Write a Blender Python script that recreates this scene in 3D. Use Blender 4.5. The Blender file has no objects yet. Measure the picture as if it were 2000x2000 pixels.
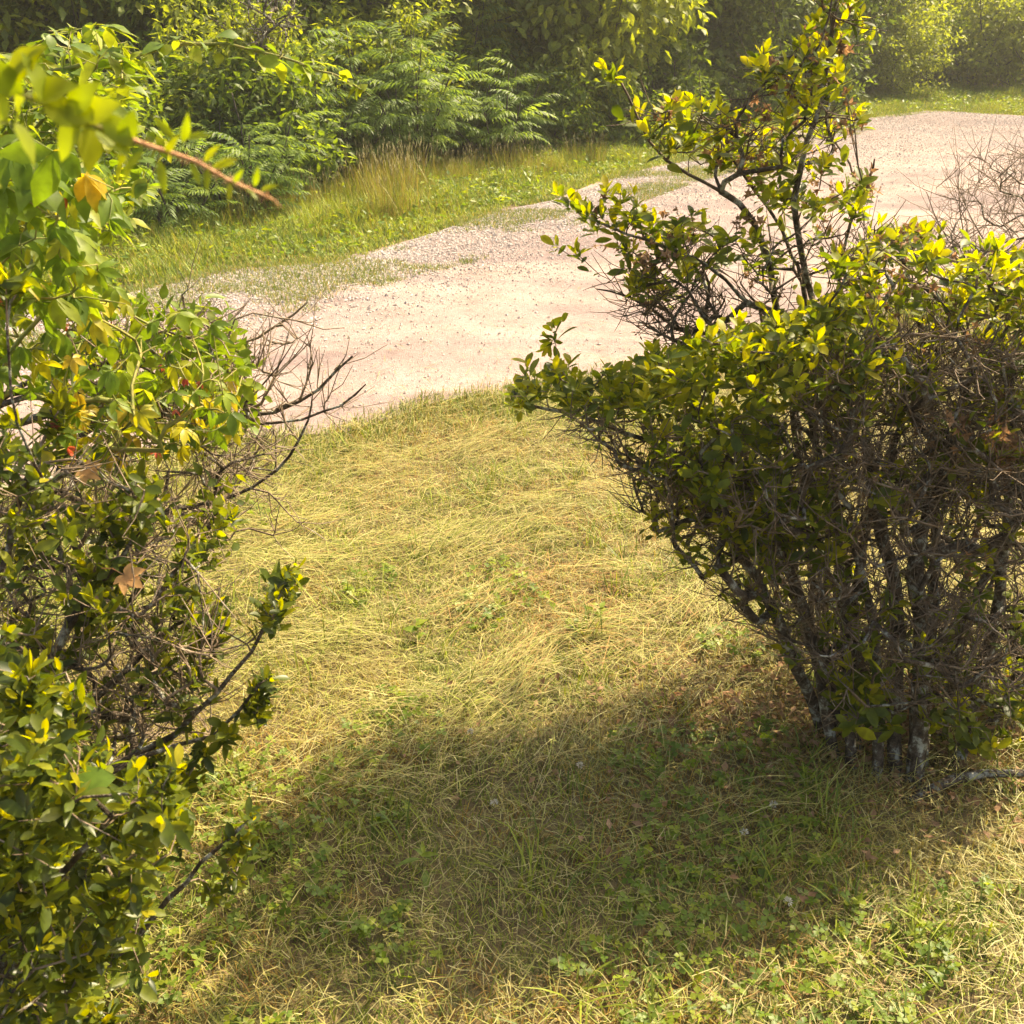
import bpy, math, random
import numpy as np
from mathutils import Matrix, Vector
R = math.radians
# ------------------------------------------------------------------ camera, sky, sun, exposure
S = bpy.context.scene
COL = S.collection
CAM_H, PITCH, FPX = 1.7, 28.0, 1963.0
cd = bpy.data.cameras.new('camera'); cam = bpy.data.objects.new('camera', cd); COL.objects.link(cam)
cam.location = (0, 0, CAM_H); cam.rotation_euler = (R(90 - PITCH), 0, 0)
cd.sensor_width = 36; cd.lens = 36 * FPX / 2000; cd.clip_start = 0.02; cd.clip_end = 2000
cd.dof.use_dof = True; cd.dof.focus_distance = 3.2; cd.dof.aperture_fstop = 13.0
S.camera = cam
SUN = Vector((0.68, 0.60, 1.06)).normalized()
w = bpy.data.worlds.new('World'); S.world = w; w.use_nodes = True
nt = w.node_tree; nt.nodes.clear()
sky = nt.nodes.new('ShaderNodeTexSky'); sky.sky_type = 'NISHITA'; sky.sun_disc = False
sky.sun_elevation = math.asin(SUN.z); sky.sun_rotation = math.atan2(SUN.x, SUN.y)
sky.dust_density = 5.0; sky.air_density = 1.0; sky.ozone_density = 0.6
bg = nt.nodes.new('ShaderNodeBackground'); bg.inputs[1].default_value = 0.125
wo = nt.nodes.new('ShaderNodeOutputWorld')
nt.links.new(sky.outputs[0], bg.inputs[0]); nt.links.new(bg.outputs[0], wo.inputs[0])
sd = bpy.data.lights.new('sun', 'SUN'); sd.energy = 5.0; sd.angle = R(0.53); sd.color = (1.0, 0.87, 0.66)
sun = bpy.data.objects.new('sun', sd); COL.objects.link(sun)
sun.rotation_euler = SUN.to_track_quat('Z', 'Y').to_euler(); sun.location = SUN * 60
S.view_settings.view_transform = 'Standard'; S.view_settings.look = 'None'
S.view_settings.gamma = 1.0; S.view_settings.exposure = 1.32
S.view_settings.use_curve_mapping = False
S.view_settings.use_white_balance = True; S.view_settings.white_balance_temperature = 7300; S.view_settings.white_balance_tint = 8
cy = S.cycles
cy.max_bounces = 7; cy.diffuse_bounces = 4; cy.glossy_bounces = 2; cy.transmission_bounces = 5
cy.transparent_max_bounces = 4; cy.use_denoising = True; cy.sample_clamp_indirect = 6
cy.caustics_reflective = False; cy.caustics_refractive = False

rng = np.random.default_rng(19)
# ------------------------------------------------------------------ helpers: space
_c, _s = math.cos(R(PITCH)), math.sin(R(PITCH))
def ray(px, py):
    u, v = (px - 1000) / FPX, (py - 1000) / FPX
    return np.array([u, _c - v * _s, -_s - v * _c])
K = 2000 / 1932                         # plant positions were read off a 1932 px wide view of the photograph
def at(px, py, Y):
    d = ray(px * K, py * K); t = Y / d[1]
    return np.array([d[0] * t, Y, CAM_H + d[2] * t])
def gp(px, py):
    d = ray(px, py); t = -CAM_H / d[2]
    return np.array([d[0] * t, d[1] * t, 0.0])
def view_depth(P):                      # (pixel x, pixel y, distance) of points, to pick the pieces that show largest
    P = np.asarray(P, float); q = P - np.array([0, 0, CAM_H])
    dep = q[:, 1] * _c - q[:, 2] * _s; dn = -q[:, 1] * _s - q[:, 2] * _c
    dd = np.maximum(dep, 1e-3)
    return 1000 + FPX * q[:, 0] / dd, 1000 + FPX * dn / dd, dep
_lat = np.random.default_rng(5).random((8, 256, 256))
def vn(x, y, seed=0):
    x = np.asarray(x, float); y = np.asarray(y, float)
    xi = np.floor(x).astype(int); yi = np.floor(y).astype(int); fx = x - xi; fy = y - yi
    fx = fx * fx * (3 - 2 * fx); fy = fy * fy * (3 - 2 * fy); L = _lat[seed % 8]
    a = L[xi % 256, yi % 256]; b = L[(xi + 1) % 256, yi % 256]
    c = L[xi % 256, (yi + 1) % 256]; d = L[(xi + 1) % 256, (yi + 1) % 256]
    return (a * (1 - fx) + b * fx) * (1 - fy) + (c * (1 - fx) + d * fx) * fy
def fbm(x, y, seed=0):
    return (vn(x, y, seed) * .5 + vn(x * 2.1 + 7, y * 2.1, seed + 1) * .3 + vn(x * 4.3, y * 4.3 + 3, seed + 2) * .2)
def gz(x, y):
    return 0.03 * np.sin(np.asarray(x) * 1.1 + .6) * np.sin(np.asarray(y) * .8 + 1.0) + 0.012 * np.sin(np.asarray(x) * 2.3 + np.asarray(y) * 1.7)
def edge(pix, left, right):
    P = [gp(*q)[:2] for q in pix]; P = [np.array(q, float) for q in left] + P + [np.array(q, float) for q in right]
    P = np.array(P); return P[:, 0], P[:, 1]
NX, NY = edge([(297, 904), (543, 857), (700, 831), (860, 793), (998, 768), (1200, 728)], [(-16, -8), (-8, -1.8), (-4, 1.6)], [(1.7, 5.4), (3.5, 6.2), (7, 7.0), (14, 7.4), (30, 8)])
FX, FY = edge([(326, 562), (471, 534), (640, 520), (700, 505), (795, 470), (904, 440), (1077, 402), (1193, 357), (1338, 315), (1500, 262), (1662, 234), (1807, 222), (2000, 229)], [(-16, -5), (-8, 1.2), (-4, 4.4)], [(14, 13), (30, 12)])
TX, TY = edge([(217, 435), (471, 400), (650, 358), (904, 328), (1085, 308), (1230, 272), (1450, 232), (1662, 205), (2000, 190)], [(-18, 0), (-9, 4.6), (-5, 7.0)], [(14, 17.5), (30, 17)])
near = lambda x: np.interp(x, NX, NY); far = lambda x: np.interp(x, FX, FY); treeline = lambda x: np.interp(x, TX, TY)

# ------------------------------------------------------------------ helpers: meshes
def mesh_np(name, V, faces, mats=(), col=None, tone=None, smooth=True, mat_idx=None):
    """faces: list of (n,k) index arrays"""
    me = bpy.data.meshes.new(name); V = np.asarray(V, np.float32)
    me.vertices.add(len(V)); me.vertices.foreach_set('co', V.ravel())
    faces = [np.asarray(f, np.int32) for f in faces if len(f)]
    loops = np.concatenate([f.ravel() for f in faces]); tot = np.concatenate([np.full(len(f), f.shape[1], np.int32) for f in faces])
    st = np.concatenate([[0], np.cumsum(tot)[:-1]]).astype(np.int32)
    me.loops.add(len(loops)); me.loops.foreach_set('vertex_index', loops)
    me.polygons.add(len(tot)); me.polygons.foreach_set('loop_start', st)
    try: me.polygons.foreach_set('loop_total', tot)
    except Exception: pass
    me.polygons.foreach_set('use_smooth', np.full(len(tot), smooth))
    if mat_idx is not None: me.polygons.foreach_set('material_index', np.asarray(mat_idx, np.int32))
    for m in mats: me.materials.append(m)
    if col is not None:
        a = me.attributes.new('col', 'FLOAT_COLOR', 'POINT'); c = np.ones((len(V), 4), np.float32); c[:, :3] = col
        a.data.foreach_set('color', c.ravel())
    if tone is not None:
        a = me.attributes.new('tone', 'FLOAT', 'POINT'); a.data.foreach_set('value', np.asarray(tone, np.float32))
    me.update(calc_edges=True); return me
def link(name, me, parent=None, loc=None):
    o = bpy.data.objects.new(name, me); COL.objects.link(o)
    if parent is not None: o.parent = parent
    if loc is not None: o.location = [float(v) for v in loc]
    return o
def tag(o, label=None, cat=None, group=None, kind=None):
    if label: o['label'] = label
    if cat: o['category'] = cat
    if group: o['group'] = group
    if kind: o['kind'] = kind
    return o
def empty(name, loc, label, cat, group=None):
    o = bpy.data.objects.new(name, None); COL.objects.link(o); o.location = [float(v) for v in loc]; o.empty_display_size = .1
    return tag(o, label, cat, group)
def copy_tree(o, parent=None):
    c = o.copy(); COL.objects.link(c); c.parent = parent
    for ch in list(o.children): copy_tree(ch, c)
    return c

# ------------------------------------------------------------------ materials
def mat(name):
    m = bpy.data.materials.new(name); m.use_nodes = True; m.node_tree.nodes.clear(); return m, m.node_tree
def N(t, kind, **kw):
    n = t.nodes.new(kind)
    for k, v in kw.items(): setattr(n, k, v)
    return n
def ramp(t, stops):
    r = N(t, 'ShaderNodeValToRGB'); e = r.color_ramp.elements
    while len(e) > 1: e.remove(e[-1])
    e[0].position = stops[0][0]; e[0].color = (*stops[0][1], 1)
    for p, c in stops[1:]:
        x = e.new(p); x.color = (*c, 1)
    return r
def leaf_mat(name, stops, trans=.45, tmul=(1.6, 1.5, .5), rough=.45, spec=.35, attr=False):
    """leaf: colour picked per leaf (object random + tone attribute), light shines through"""
    m, t = mat(name); L = t.links.new
    out = N(t, 'ShaderNodeOutputMaterial'); mix = N(t, 'ShaderNodeMixShader'); mix.inputs[0].default_value = trans
    pb = N(t, 'ShaderNodeBsdfPrincipled'); pb.inputs['Roughness'].default_value = rough; pb.inputs['Specular IOR Level'].default_value = spec
    tr = N(t, 'ShaderNodeBsdfTranslucent')
    if attr:
        a = N(t, 'ShaderNodeAttribute', attribute_name='col'); colr = a.outputs['Color']
    else:
        oi = N(t, 'ShaderNodeObjectInfo'); a = N(t, 'ShaderNodeAttribute', attribute_name='tone')
        ad = N(t, 'ShaderNodeMath', operation='ADD'); L(oi.outputs['Random'], ad.inputs[0]); L(a.outputs['Fac'], ad.inputs[1])
        fr = N(t, 'ShaderNodeMath', operation='FRACT'); L(ad.outputs[0], fr.inputs[0])
        rp = ramp(t, stops); L(fr.outputs[0], rp.inputs[0])
        ge = N(t, 'ShaderNodeNewGeometry'); nz = N(t, 'ShaderNodeTexNoise'); nz.inputs['Scale'].default_value = 60
        L(ge.outputs['Position'], nz.inputs['Vector'])
        mr = N(t, 'ShaderNodeMapRange'); mr.inputs['From Min'].default_value = .3; mr.inputs['From Max'].default_value = .7
        mr.inputs['To Min'].default_value = .75; mr.inputs['To Max'].default_value = 1.25; L(nz.outputs[0], mr.inputs[0])
        mu = N(t, 'ShaderNodeVectorMath', operation='SCALE'); L(rp.outputs[0], mu.inputs[0]); L(mr.outputs[0], mu.inputs['Scale'])
        colr = mu.outputs[0]
    vm = N(t, 'ShaderNodeVectorMath', operation='MULTIPLY'); vm.inputs[1].default_value = tmul
    L(colr, pb.inputs['Base Color']); L(colr, vm.inputs[0]); L(vm.outputs[0], tr.inputs[0])
    L(pb.outputs[0], mix.inputs[1]); L(tr.outputs[0], mix.inputs[2]); L(mix.outputs[0], out.inputs[0]); return m
def solid_mat(name, stops, scale=8, rough=.85, bump=.4, bscale=60, detail=4, stretch=(1, 1, 1)):
    m, t = mat(name); L = t.links.new
    out = N(t, 'ShaderNodeOutputMaterial'); pb = N(t, 'ShaderNodeBsdfPrincipled'); pb.inputs['Roughness'].default_value = rough
    pb.inputs['Specular IOR Level'].default_value = .25
    ge = N(t, 'ShaderNodeNewGeometry'); mp = N(t, 'ShaderNodeMapping'); mp.inputs['Scale'].default_value = stretch
    L(ge.outputs['Position'], mp.inputs['Vector'])
    nz = N(t, 'ShaderNodeTexNoise'); nz.inputs['Scale'].default_value = scale; nz.inputs['Detail'].default_value = detail; nz.inputs['Roughness'].default_value = .7
    L(mp.outputs[0], nz.inputs['Vector']); rp = ramp(t, stops); L(nz.outputs[0], rp.inputs[0]); L(rp.outputs[0], pb.inputs['Base Color'])
    nb = N(t, 'ShaderNodeTexNoise'); nb.inputs['Scale'].default_value = bscale; nb.inputs['Detail'].default_value = 3; L(mp.outputs[0], nb.inputs['Vector'])
    b = N(t, 'ShaderNodeBump'); b.inputs['Strength'].default_value = bump; b.inputs['Distance'].default_value = .02
    L(nb.outputs[0], b.inputs['Height']); L(b.outputs[0], pb.inputs['Normal']); L(pb.outputs[0], out.inputs[0]); return m
M = {}
M['ground'] = solid_mat('soil_thatch', [(.3, (.09, .065, .03)), (.5, (.17, .13, .06)), (.7, (.13, .14, .045))], 3, .95, .8, 90)
M['drive'] = solid_mat('pale_gravel', [(.25, (.208, .154, .138)), (.42, (.275, .208, .187)), (.58, (.315, .242, .22)), (.75, (.365, .288, .266))], 3.0, .95, .55, 150, 9)
def worn(m):      # packed wheel lines and dusty patches drawn out along the drive
    t = m.node_tree; L = t.links.new; pb = next(n for n in t.nodes if n.type == 'BSDF_PRINCIPLED'); src = pb.inputs['Base Color'].links[0].from_socket
    ge = N(t, 'ShaderNodeNewGeometry'); mp = N(t, 'ShaderNodeMapping'); mp.inputs['Rotation'].default_value = (0, 0, R(-44)); mp.inputs['Scale'].default_value = (.22, 1.5, 1); L(ge.outputs['Position'], mp.inputs['Vector'])
    nz = N(t, 'ShaderNodeTexNoise'); nz.inputs['Scale'].default_value = 1.6; nz.inputs['Detail'].default_value = 5; nz.inputs['Distortion'].default_value = .6; L(mp.outputs[0], nz.inputs['Vector'])
    rp = ramp(t, [(.34, (.74, .72, .75)), (.5, (1.0, .98, .97)), (.66, (1.16, 1.13, 1.07))]); L(nz.outputs[0], rp.inputs[0])
    vo = N(t, 'ShaderNodeTexVoronoi'); vo.inputs['Scale'].default_value = 75; L(ge.outputs['Position'], vo.inputs['Vector'])
    r2 = ramp(t, [(.0, (.86, .86, .86)), (1, (1.14, 1.14, 1.14))]); sx = N(t, 'ShaderNodeSeparateColor'); L(vo.outputs['Color'], sx.inputs[0]); L(sx.outputs[0], r2.inputs[0])
    m1 = N(t, 'ShaderNodeVectorMath', operation='MULTIPLY'); m2 = N(t, 'ShaderNodeVectorMath', operation='MULTIPLY')
    L(src, m1.inputs[0]); L(rp.outputs[0], m1.inputs[1]); L(m1.outputs[0], m2.inputs[0]); L(r2.outputs[0], m2.inputs[1]); L(m2.outputs[0], pb.inputs['Base Color'])
worn(M['drive'])
M['stone'] = leaf_mat('limestone_chip', [(0, (.24, .195, .175)), (.5, (.35, .30, .272)), (1, (.50, .45, .41))], 0.0, rough=.85)
M['grass'] = leaf_mat('grass_blade', None, .35, (1.35, 1.25, .6), .5, .3, attr=True)
M['straw'] = leaf_mat('cut_straw', None, .2, (1.2, 1.1, .7), .5, .3, attr=True)
M['bark'] = solid_mat('lichen_bark', [(.36, (.035, .026, .018)), (.48, (.085, .062, .042)), (.54, (.13, .11, .085)), (.60, (.30, .30, .25)), (.72, (.42, .42, .36))], 34, .9, .6, 160)
M['twig'] = solid_mat('dry_twig', [(.35, (.13, .09, .06)), (.55, (.25, .185, .125)), (.7, (.36, .31, .25))], 25, .8, .3, 200)
M['dark_twig'] = solid_mat('brown_twig', [(.35, (.055, .038, .024)), (.55, (.12, .085, .055)), (.72, (.25, .20, .15))], 30, .8, .3, 200)
M['azalea_twig'] = solid_mat('azalea_twig', [(.35, (.085, .06, .04)), (.55, (.185, .135, .09)), (.72, (.32, .27, .21))], 30, .8, .3, 200)
M['trunk'] = solid_mat('forest_bark', [(.35, (.03, .024, .018)), (.6, (.09, .075, .06)), (.75, (.16, .14, .12))], 9, .9, .7, 40, stretch=(1, 1, .25))
M['redstem'] = solid_mat('reddish_stem', [(.4, (.34, .15, .07)), (.6, (.46, .27, .12))], 14, .6, .2, 200)
M['greenstem'] = solid_mat('green_stem', [(.4, (.16, .19, .04)), (.6, (.28, .24, .07))], 14, .6, .2, 200)
M['azalea'] = leaf_mat('azalea_leaf', [(0, (.052, .08, .014)), (.4, (.108, .145, .018)), (.75, (.18, .212, .02)), (1, (.26, .27, .022))], .56, (1.9, 1.78, .25), .42, .3)
M['azalea_new'] = leaf_mat('azalea_new_leaf', [(0, (.225, .248, .018)), (.6, (.305, .31, .02)), (1, (.39, .355, .025))], .6, (1.7, 1.58, .2), .45, .3)
M['glossy'] = leaf_mat('glossy_dark_leaf', [(0, (.035, .055, .012)), (.5, (.075, .105, .014)), (1, (.15, .175, .018))], .48, (2.1, 1.85, .3), .36, .4)
M['creeper'] = leaf_mat('creeper_leaf', [(0, (.09, .15, .022)), (.5, (.15, .23, .026)), (.85, (.23, .29, .03)), (1, (.33, .33, .03))], .58, (1.7, 1.6, .4), .45, .3)
M['yellow'] = leaf_mat('yellowing_leaf', [(0, (.36, .35, .025)), (.6, (.45, .40, .03)), (1, (.47, .34, .04))], .5, (1.5, 1.4, .5), .4, .4)
M['redleaf'] = leaf_mat('red_leaf', [(0, (.40, .07, .04)), (1, (.48, .14, .06))], .4, (1.4, 1.2, 1), .5, .3)
M['dead'] = leaf_mat('dead_blossom', [(0, (.13, .08, .045)), (.5, (.26, .16, .09)), (1, (.42, .27, .16))], .35, (1.4, 1.2, .9), .8, .1)
M['maple'] = leaf_mat('dry_maple_leaf', [(0, (.48, .26, .10)), (1, (.55, .33, .14))], .4, (1.3, 1.2, .9), .6, .2)
M['sumac'] = leaf_mat('frond_leaf', [(0, (.10, .15, .045)), (.5, (.14, .21, .055)), (1, (.20, .27, .06))], .5, (1.8, 1.75, .6), .5, .3)
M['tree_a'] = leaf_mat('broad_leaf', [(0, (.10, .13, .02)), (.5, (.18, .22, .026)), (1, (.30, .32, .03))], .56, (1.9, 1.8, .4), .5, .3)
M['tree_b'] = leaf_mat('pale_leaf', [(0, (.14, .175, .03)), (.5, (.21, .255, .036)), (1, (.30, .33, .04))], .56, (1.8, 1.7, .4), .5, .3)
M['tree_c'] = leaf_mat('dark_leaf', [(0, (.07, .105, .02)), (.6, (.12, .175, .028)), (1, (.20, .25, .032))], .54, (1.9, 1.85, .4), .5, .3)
M['weed'] = leaf_mat('weed_leaf', [(0, (.10, .17, .022)), (.6, (.17, .24, .026)), (1, (.27, .31, .03))], .48, (1.6, 1.5, .35), .45, .4)
M['vine_leaf'] = leaf_mat('vine_leaf', [(0, (.17, .225, .022)), (.6, (.235, .285, .026)), (1, (.30, .32, .03))], .55, (1.65, 1.6, .25), .45, .3)
M['petal'] = leaf_mat('clover_head', [(0, (.55, .52, .42)), (1, (.7, .66, .55))], .2, (1, 1, 1), .7, .2)

# ------------------------------------------------------------------ leaf shapes (x along the leaf, y across, z up)
def leaf_t(w=.4, widest=.55, fold=.25, droop=.15, nseg=4, tip=1.0, wave=0, petiole=0.0):
    V = []; 
    for i in range(nseg + 1):
        s = i / nseg
        if s <= widest: ww = math.sin(.5 * math.pi * s / widest) ** .9
        else: ww = max(0.0, math.cos(.5 * math.pi * (s - widest) / (1 - widest))) ** tip
        hw = .5 * w * max(ww, .015); zc = -droop * s * s; x = petiole + s * (1 - petiole)
        wv = wave * (1 if i % 2 else -1)
        V += [(x, hw, zc + fold * hw * 2 * .5 + wv), (x, 0, zc), (x, -hw, zc + fold * hw * 2 * .5 - wv)]
    F = []
    for i in range(nseg):
        a = i * 3; b = a + 3
        F += [(a, a + 1, b + 1, b), (a + 1, a + 2, b + 2, b + 1)]
    return np.array(V), [np.array(F)]
def lobes(parts):
    """compose a compound leaf from (template, angle, pitch, scale, offset)"""
    VV, FF, k = [], [], 0
    for (V, F), ang, pit, sc, off in parts:
        r = np.array(Matrix.Rotation(ang, 3, 'Z') @ Matrix.Rotation(pit, 3, 'Y'))
        VV.append((V * sc) @ r.T + np.array(off)); FF.append(F[0] + k); k += len(V)
    return np.concatenate(VV), [np.concatenate(FF)]
lr = random.Random(3)
T = {}
T['az'] = leaf_t(.42, .60, .30, .10, 5, .5)
T['az2'] = leaf_t(.48, .64, .18, .24, 5, .45)
T['az3'] = leaf_t(.36, .55, .5, -.08, 5, .6)
T['lance'] = leaf_t(.30, .45, .3, .2, 4, 1.1)
T['oval'] = leaf_t(.58, .42, .2, .25, 5, 1.1, .012)
lf = leaf_t(.44, .5, .25, .3, 5, 1.2, .012)
T['palm'] = lobes([(lf, R(a), R(p), s, (.02 * math.cos(R(a)), .02 * math.sin(R(a)), 0)) for a, p, s in
                   ((0, 12, .62), (58, 18, .56), (-58, 16, .55), (118, 26, .42), (-120, 24, .42))])
T['palm2'] = lobes([(lf, R(a), R(p), s, (.02 * math.cos(R(a)), .02 * math.sin(R(a)), 0)) for a, p, s in
                   ((0, 40, .62), (48, 48, .56), (-52, 42, .55), (100, 56, .42), (-108, 50, .42))])
T['tri'] = lobes([(lf, R(a), R(p), s, (0, 0, 0)) for a, p, s in ((0, 12, .6), (70, 18, .5), (-70, 16, .5))])
ml = leaf_t(.5, .4, .15, .05, 4, 1.0, .03)
T['maple'] = lobes([(ml, R(a), R(-8), s, (0, 0, lr.uniform(-.002, .002))) for a, s in ((0, .62), (50, .55), (-50, .55), (100, .36), (-100, .36), (22, .42), (-22, .42))])
pt = leaf_t(.6, .6, .6, .25, 2, .6, .08)
T['crumple'] = lobes([(pt, R(a), R(p), s, (0, 0, 0)) for a, p, s in ((0, -50, .7), (75, -20, .6), (140, -65, .8), (210, -10, .7), (290, -45, .65))])
T['clover'] = lobes([(leaf_t(.95, .6, .2, .1, 2, .5), R(a), R(-6), .5, (0, 0, 0)) for a in (0, 120, 240)])
T['diamond'] = (np.array([(0, 0, 0), (.45, .26, .05), (1, 0, -.12), (.45, -.26, .05)]), [np.array([(0, 1, 2), (0, 2, 3)])])
T['slim'] = (np.array([(0, 0, 0), (.45, .16, .04), (1, 0, -.15), (.45, -.16, .04)]), [np.array([(0, 1, 2), (0, 2, 3)])])
_o = np.array([(0, 0, 0), (.3, .16, 0), (.3, -.08, .14), (.3, -.08, -.14), (1, 0, 0)])
T['capsule'] = (_o, [np.array([(0, 1, 2), (0, 2, 3), (0, 3, 1), (4, 2, 1), (4, 3, 2), (4, 1, 3)])])
def frond(seed):
    q = random.Random(seed); parts = []; n = 10; lt = leaf_t(.24, .35, .2, .35, 2, 1.2)
    for i in range(n):
        s = .16 + .80 * i / (n - 1); z = .12 * math.sin(s * 2.2) - .42 * s * s
        ln = .24 * math.sin(.35 + 2.5 * s) ** .6 + .03
        for sg in (1, -1):
            parts.append((lt, sg * R(q.uniform(58, 76) - 20 * s), R(q.uniform(10, 34)), ln * q.uniform(.85, 1.1), (s, 0, z)))
    parts.append((lt, 0, R(45), .17, (.97, 0, -.28)))
    V, F = lobes(parts); k = len(V); rv, rf = [], []
    for i in range(5):
        s = i / 4; z = .12 * math.sin(s * 2.2) - .42 * s * s; r = .008 * (1 - .7 * s)
        rv += [(s, r, z), (s, -r, z), (s, 0, z - r)]
    for i in range(4):
        for j in range(3): rf.append((k + i * 3 + j, k + i * 3 + (j + 1) % 3, k + i * 3 + 3 + (j + 1) % 3, k + i * 3 + 3 + j))
    return np.concatenate([V, np.array(rv)]), [np.concatenate([F[0], np.array(rf)])]
for i in range(4): T['frond%d' % i] = frond(20 + i)
_tm = {}
def tmesh(key, mk):
    if (key, mk) not in _tm: _tm[(key, mk)] = mesh_np(key + '_leaf', T[key][0], T[key][1], [M[mk]])
    return _tm[(key, mk)]
def frames(D, U):
    """rows of directions D and approximate normals U -> (n,3,3), columns x=dir, y=side, z=normal"""
    D = D / np.linalg.norm(D, axis=1, keepdims=True); Y = np.cross(U, D); ln = np.linalg.norm(Y, axis=1, keepdims=True)
    Y = np.where(ln < 1e-4, np.array([[1, 0, 0]]), Y / np.maximum(ln, 1e-6)); Z = np.cross(D, Y)
    return np.stack([D, Y, Z], axis=2)
class Leaves:
    """collects leaves of one plant; the ones that show largest become parts, the rest one joined part"""
    def __init__(s): s.e = []
    def add(s, key, mk, pos, d, up, size, name='leaf'): s.e.append((key, mk, np.asarray(pos, float), np.asarray(d, float), np.asarray(up, float), size, name))
    def finish(s, root, base, n_ind=300, rest='foliage'):
        if not s.e: return
        base = np.asarray(base, float)
        P = np.array([e[2] for e in s.e]); sz = np.array([e[5] for e in s.e])
        Fm = frames(np.array([e[3] for e in s.e]), np.array([e[4] for e in s.e]))
        px, py, dp = view_depth(P); inside = (px > -60) & (px < 2060) & (py > -60) & (py < 2060) & (dp > .15)
        score = np.where(inside, sz / np.maximum(dp, .1), 0)
        names = np.array([e[6] for e in s.e]); ind = np.zeros(len(s.e), bool)
        for nm in set(names):
            ix = np.where((names == nm) & inside)[0]; ix = ix[np.argsort(-score[ix])][:n_ind]; ind[ix] = True
        for i in np.where(ind)[0]:
            key, mk = s.e[i][0], s.e[i][1]
            o = bpy.data.objects.new(names[i], tmesh(key, mk)); COL.objects.link(o); o.parent = root
            m4 = np.eye(4); m4[:3, :3] = Fm[i] * sz[i]; m4[:3, 3] = P[i] - base; o.matrix_basis = Matrix(m4.tolist())
        restix = np.where(~ind)[0]
        if len(restix):
            VV, FF, TT, MI, mats, k = [], {}, [], {}, [], 0
            groups = {}
            for i in restix: groups.setdefault((s.e[i][0], s.e[i][1]), []).append(i)
            for (key, mk), ix in groups.items():
                if M[mk] not in mats: mats.append(M[mk])
                mi = mats.index(M[mk]); tv, tf = T[key]; ix = np.array(ix)
                v = np.einsum('nij,kj->nki', Fm[ix] * sz[ix][:, None, None], tv) + (P[ix] - base)[:, None, :]
                VV.append(v.reshape(-1, 3)); TT.append(np.repeat(rng.random(len(ix)), len(tv)))
                for f in tf:
                    ff = (f[None] + (k + np.arange(len(ix)) * len(tv))[:, None, None]).reshape(-1, f.shape[1])
                    FF.setdefault(f.shape[1], []).append(ff); MI.setdefault(f.shape[1], []).append(np.full(len(ff), mi))
                k += len(ix) * len(tv)
            fl = [np.concatenate(FF[q]) for q in FF]; mi = np.concatenate([np.concatenate(MI[q]) for q in FF])
            me = mesh_np(rest, np.concatenate(VV), fl, mats, tone=np.concatenate(TT), mat_idx=mi)
            o = link(rest, me, root); o['kind'] = 'stuff'
    def whorl(s, keys, mk, p, axis, n, size, spread=(45, 80), name='leaf', jit=.01):
        axis = np.asarray(axis, float); axis = axis / (np.linalg.norm(axis) + 1e-9)
        a = np.cross(axis, [0.3, .7, .2]); a /= np.linalg.norm(a); b = np.cross(axis, a); ph = rng.random() * 6.28
        for i in range(n):
            t = ph + 6.283 * i / n + rng.normal(0, .25); e = R(rng.uniform(*spread)); rad = a * math.cos(t) + b * math.sin(t)
            d = axis * math.cos(e) + rad * math.sin(e); u = axis * math.sin(e) - rad * math.cos(e)
            s.add(keys[rng.integers(len(keys))], mk, np.asarray(p) + rng.normal(0, jit, 3) - axis * rng.random() * jit * 2, d, u + rng.normal(0, .25, 3), size * rng.uniform(.55, 1.2), name)

# ------------------------------------------------------------------ branching skeletons
def tubes(chains, base, name, m, parent, kind=None):
    VV, F4, k = [], [], 0; base = np.asarray(base, float)
    for P, rad in chains:
        P = np.asarray(P, float); n = len(P)
        if n < 2: continue
        sd_ = 6 if max(rad) > .006 else (4 if max(rad) > .0022 else 3)
        tg = np.gradient(P, axis=0); tg /= np.linalg.norm(tg, axis=1, keepdims=True) + 1e-9
        ref = np.array([.31, .87, .38]) if abs(tg[0][2]) > .8 else np.array([.1, .2, 1.])
        a = np.cross(tg, ref); a /= np.linalg.norm(a, axis=1, keepdims=True) + 1e-9; b = np.cross(tg, a)
        th = np.arange(sd_) * 2 * math.pi / sd_
        ring = P[:, None] + np.asarray(rad)[:, None, None] * (a[:, None] * np.cos(th)[None, :, None] + b[:, None] * np.sin(th)[None, :, None])
        VV.append(ring.reshape(-1, 3) - base); i = np.arange(n - 1)[:, None] * sd_; j = np.arange(sd_)[None]
        q = np.stack([i + j, i + (j + 1) % sd_, i + sd_ + (j + 1) % sd_, i + sd_ + j], axis=2).reshape(-1, 4) + k
        F4.append(q); k += n * sd_
    if not VV: return None
    o = link(name, mesh_np(name, np.concatenate(VV), [np.concatenate(F4)], [m]), parent)
    if kind: o['kind'] = kind
    return o
def smooth_line(pts, step=.04, jit=0.0):
    pts = np.asarray(pts, float); n = len(pts); out = []
    for i in range(n - 1):
        p0 = pts[max(i - 1, 0)]; p1 = pts[i]; p2 = pts[i + 1]; p3 = pts[min(i + 2, n - 1)]
        m = max(2, int(np.linalg.norm(p2 - p1) / step))
        for j in range(m):
            t = j / m; out.append(.5 * ((2 * p1) + (p2 - p0) * t + (2 * p0 - 5 * p1 + 4 * p2 - p3) * t * t + (3 * p1 - p0 - 3 * p2 + p3) * t ** 3))
    out.append(pts[-1]); out = np.array(out)
    if jit: out[1:-1] += rng.normal(0, jit, (len(out) - 2, 3))
    return out
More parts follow.
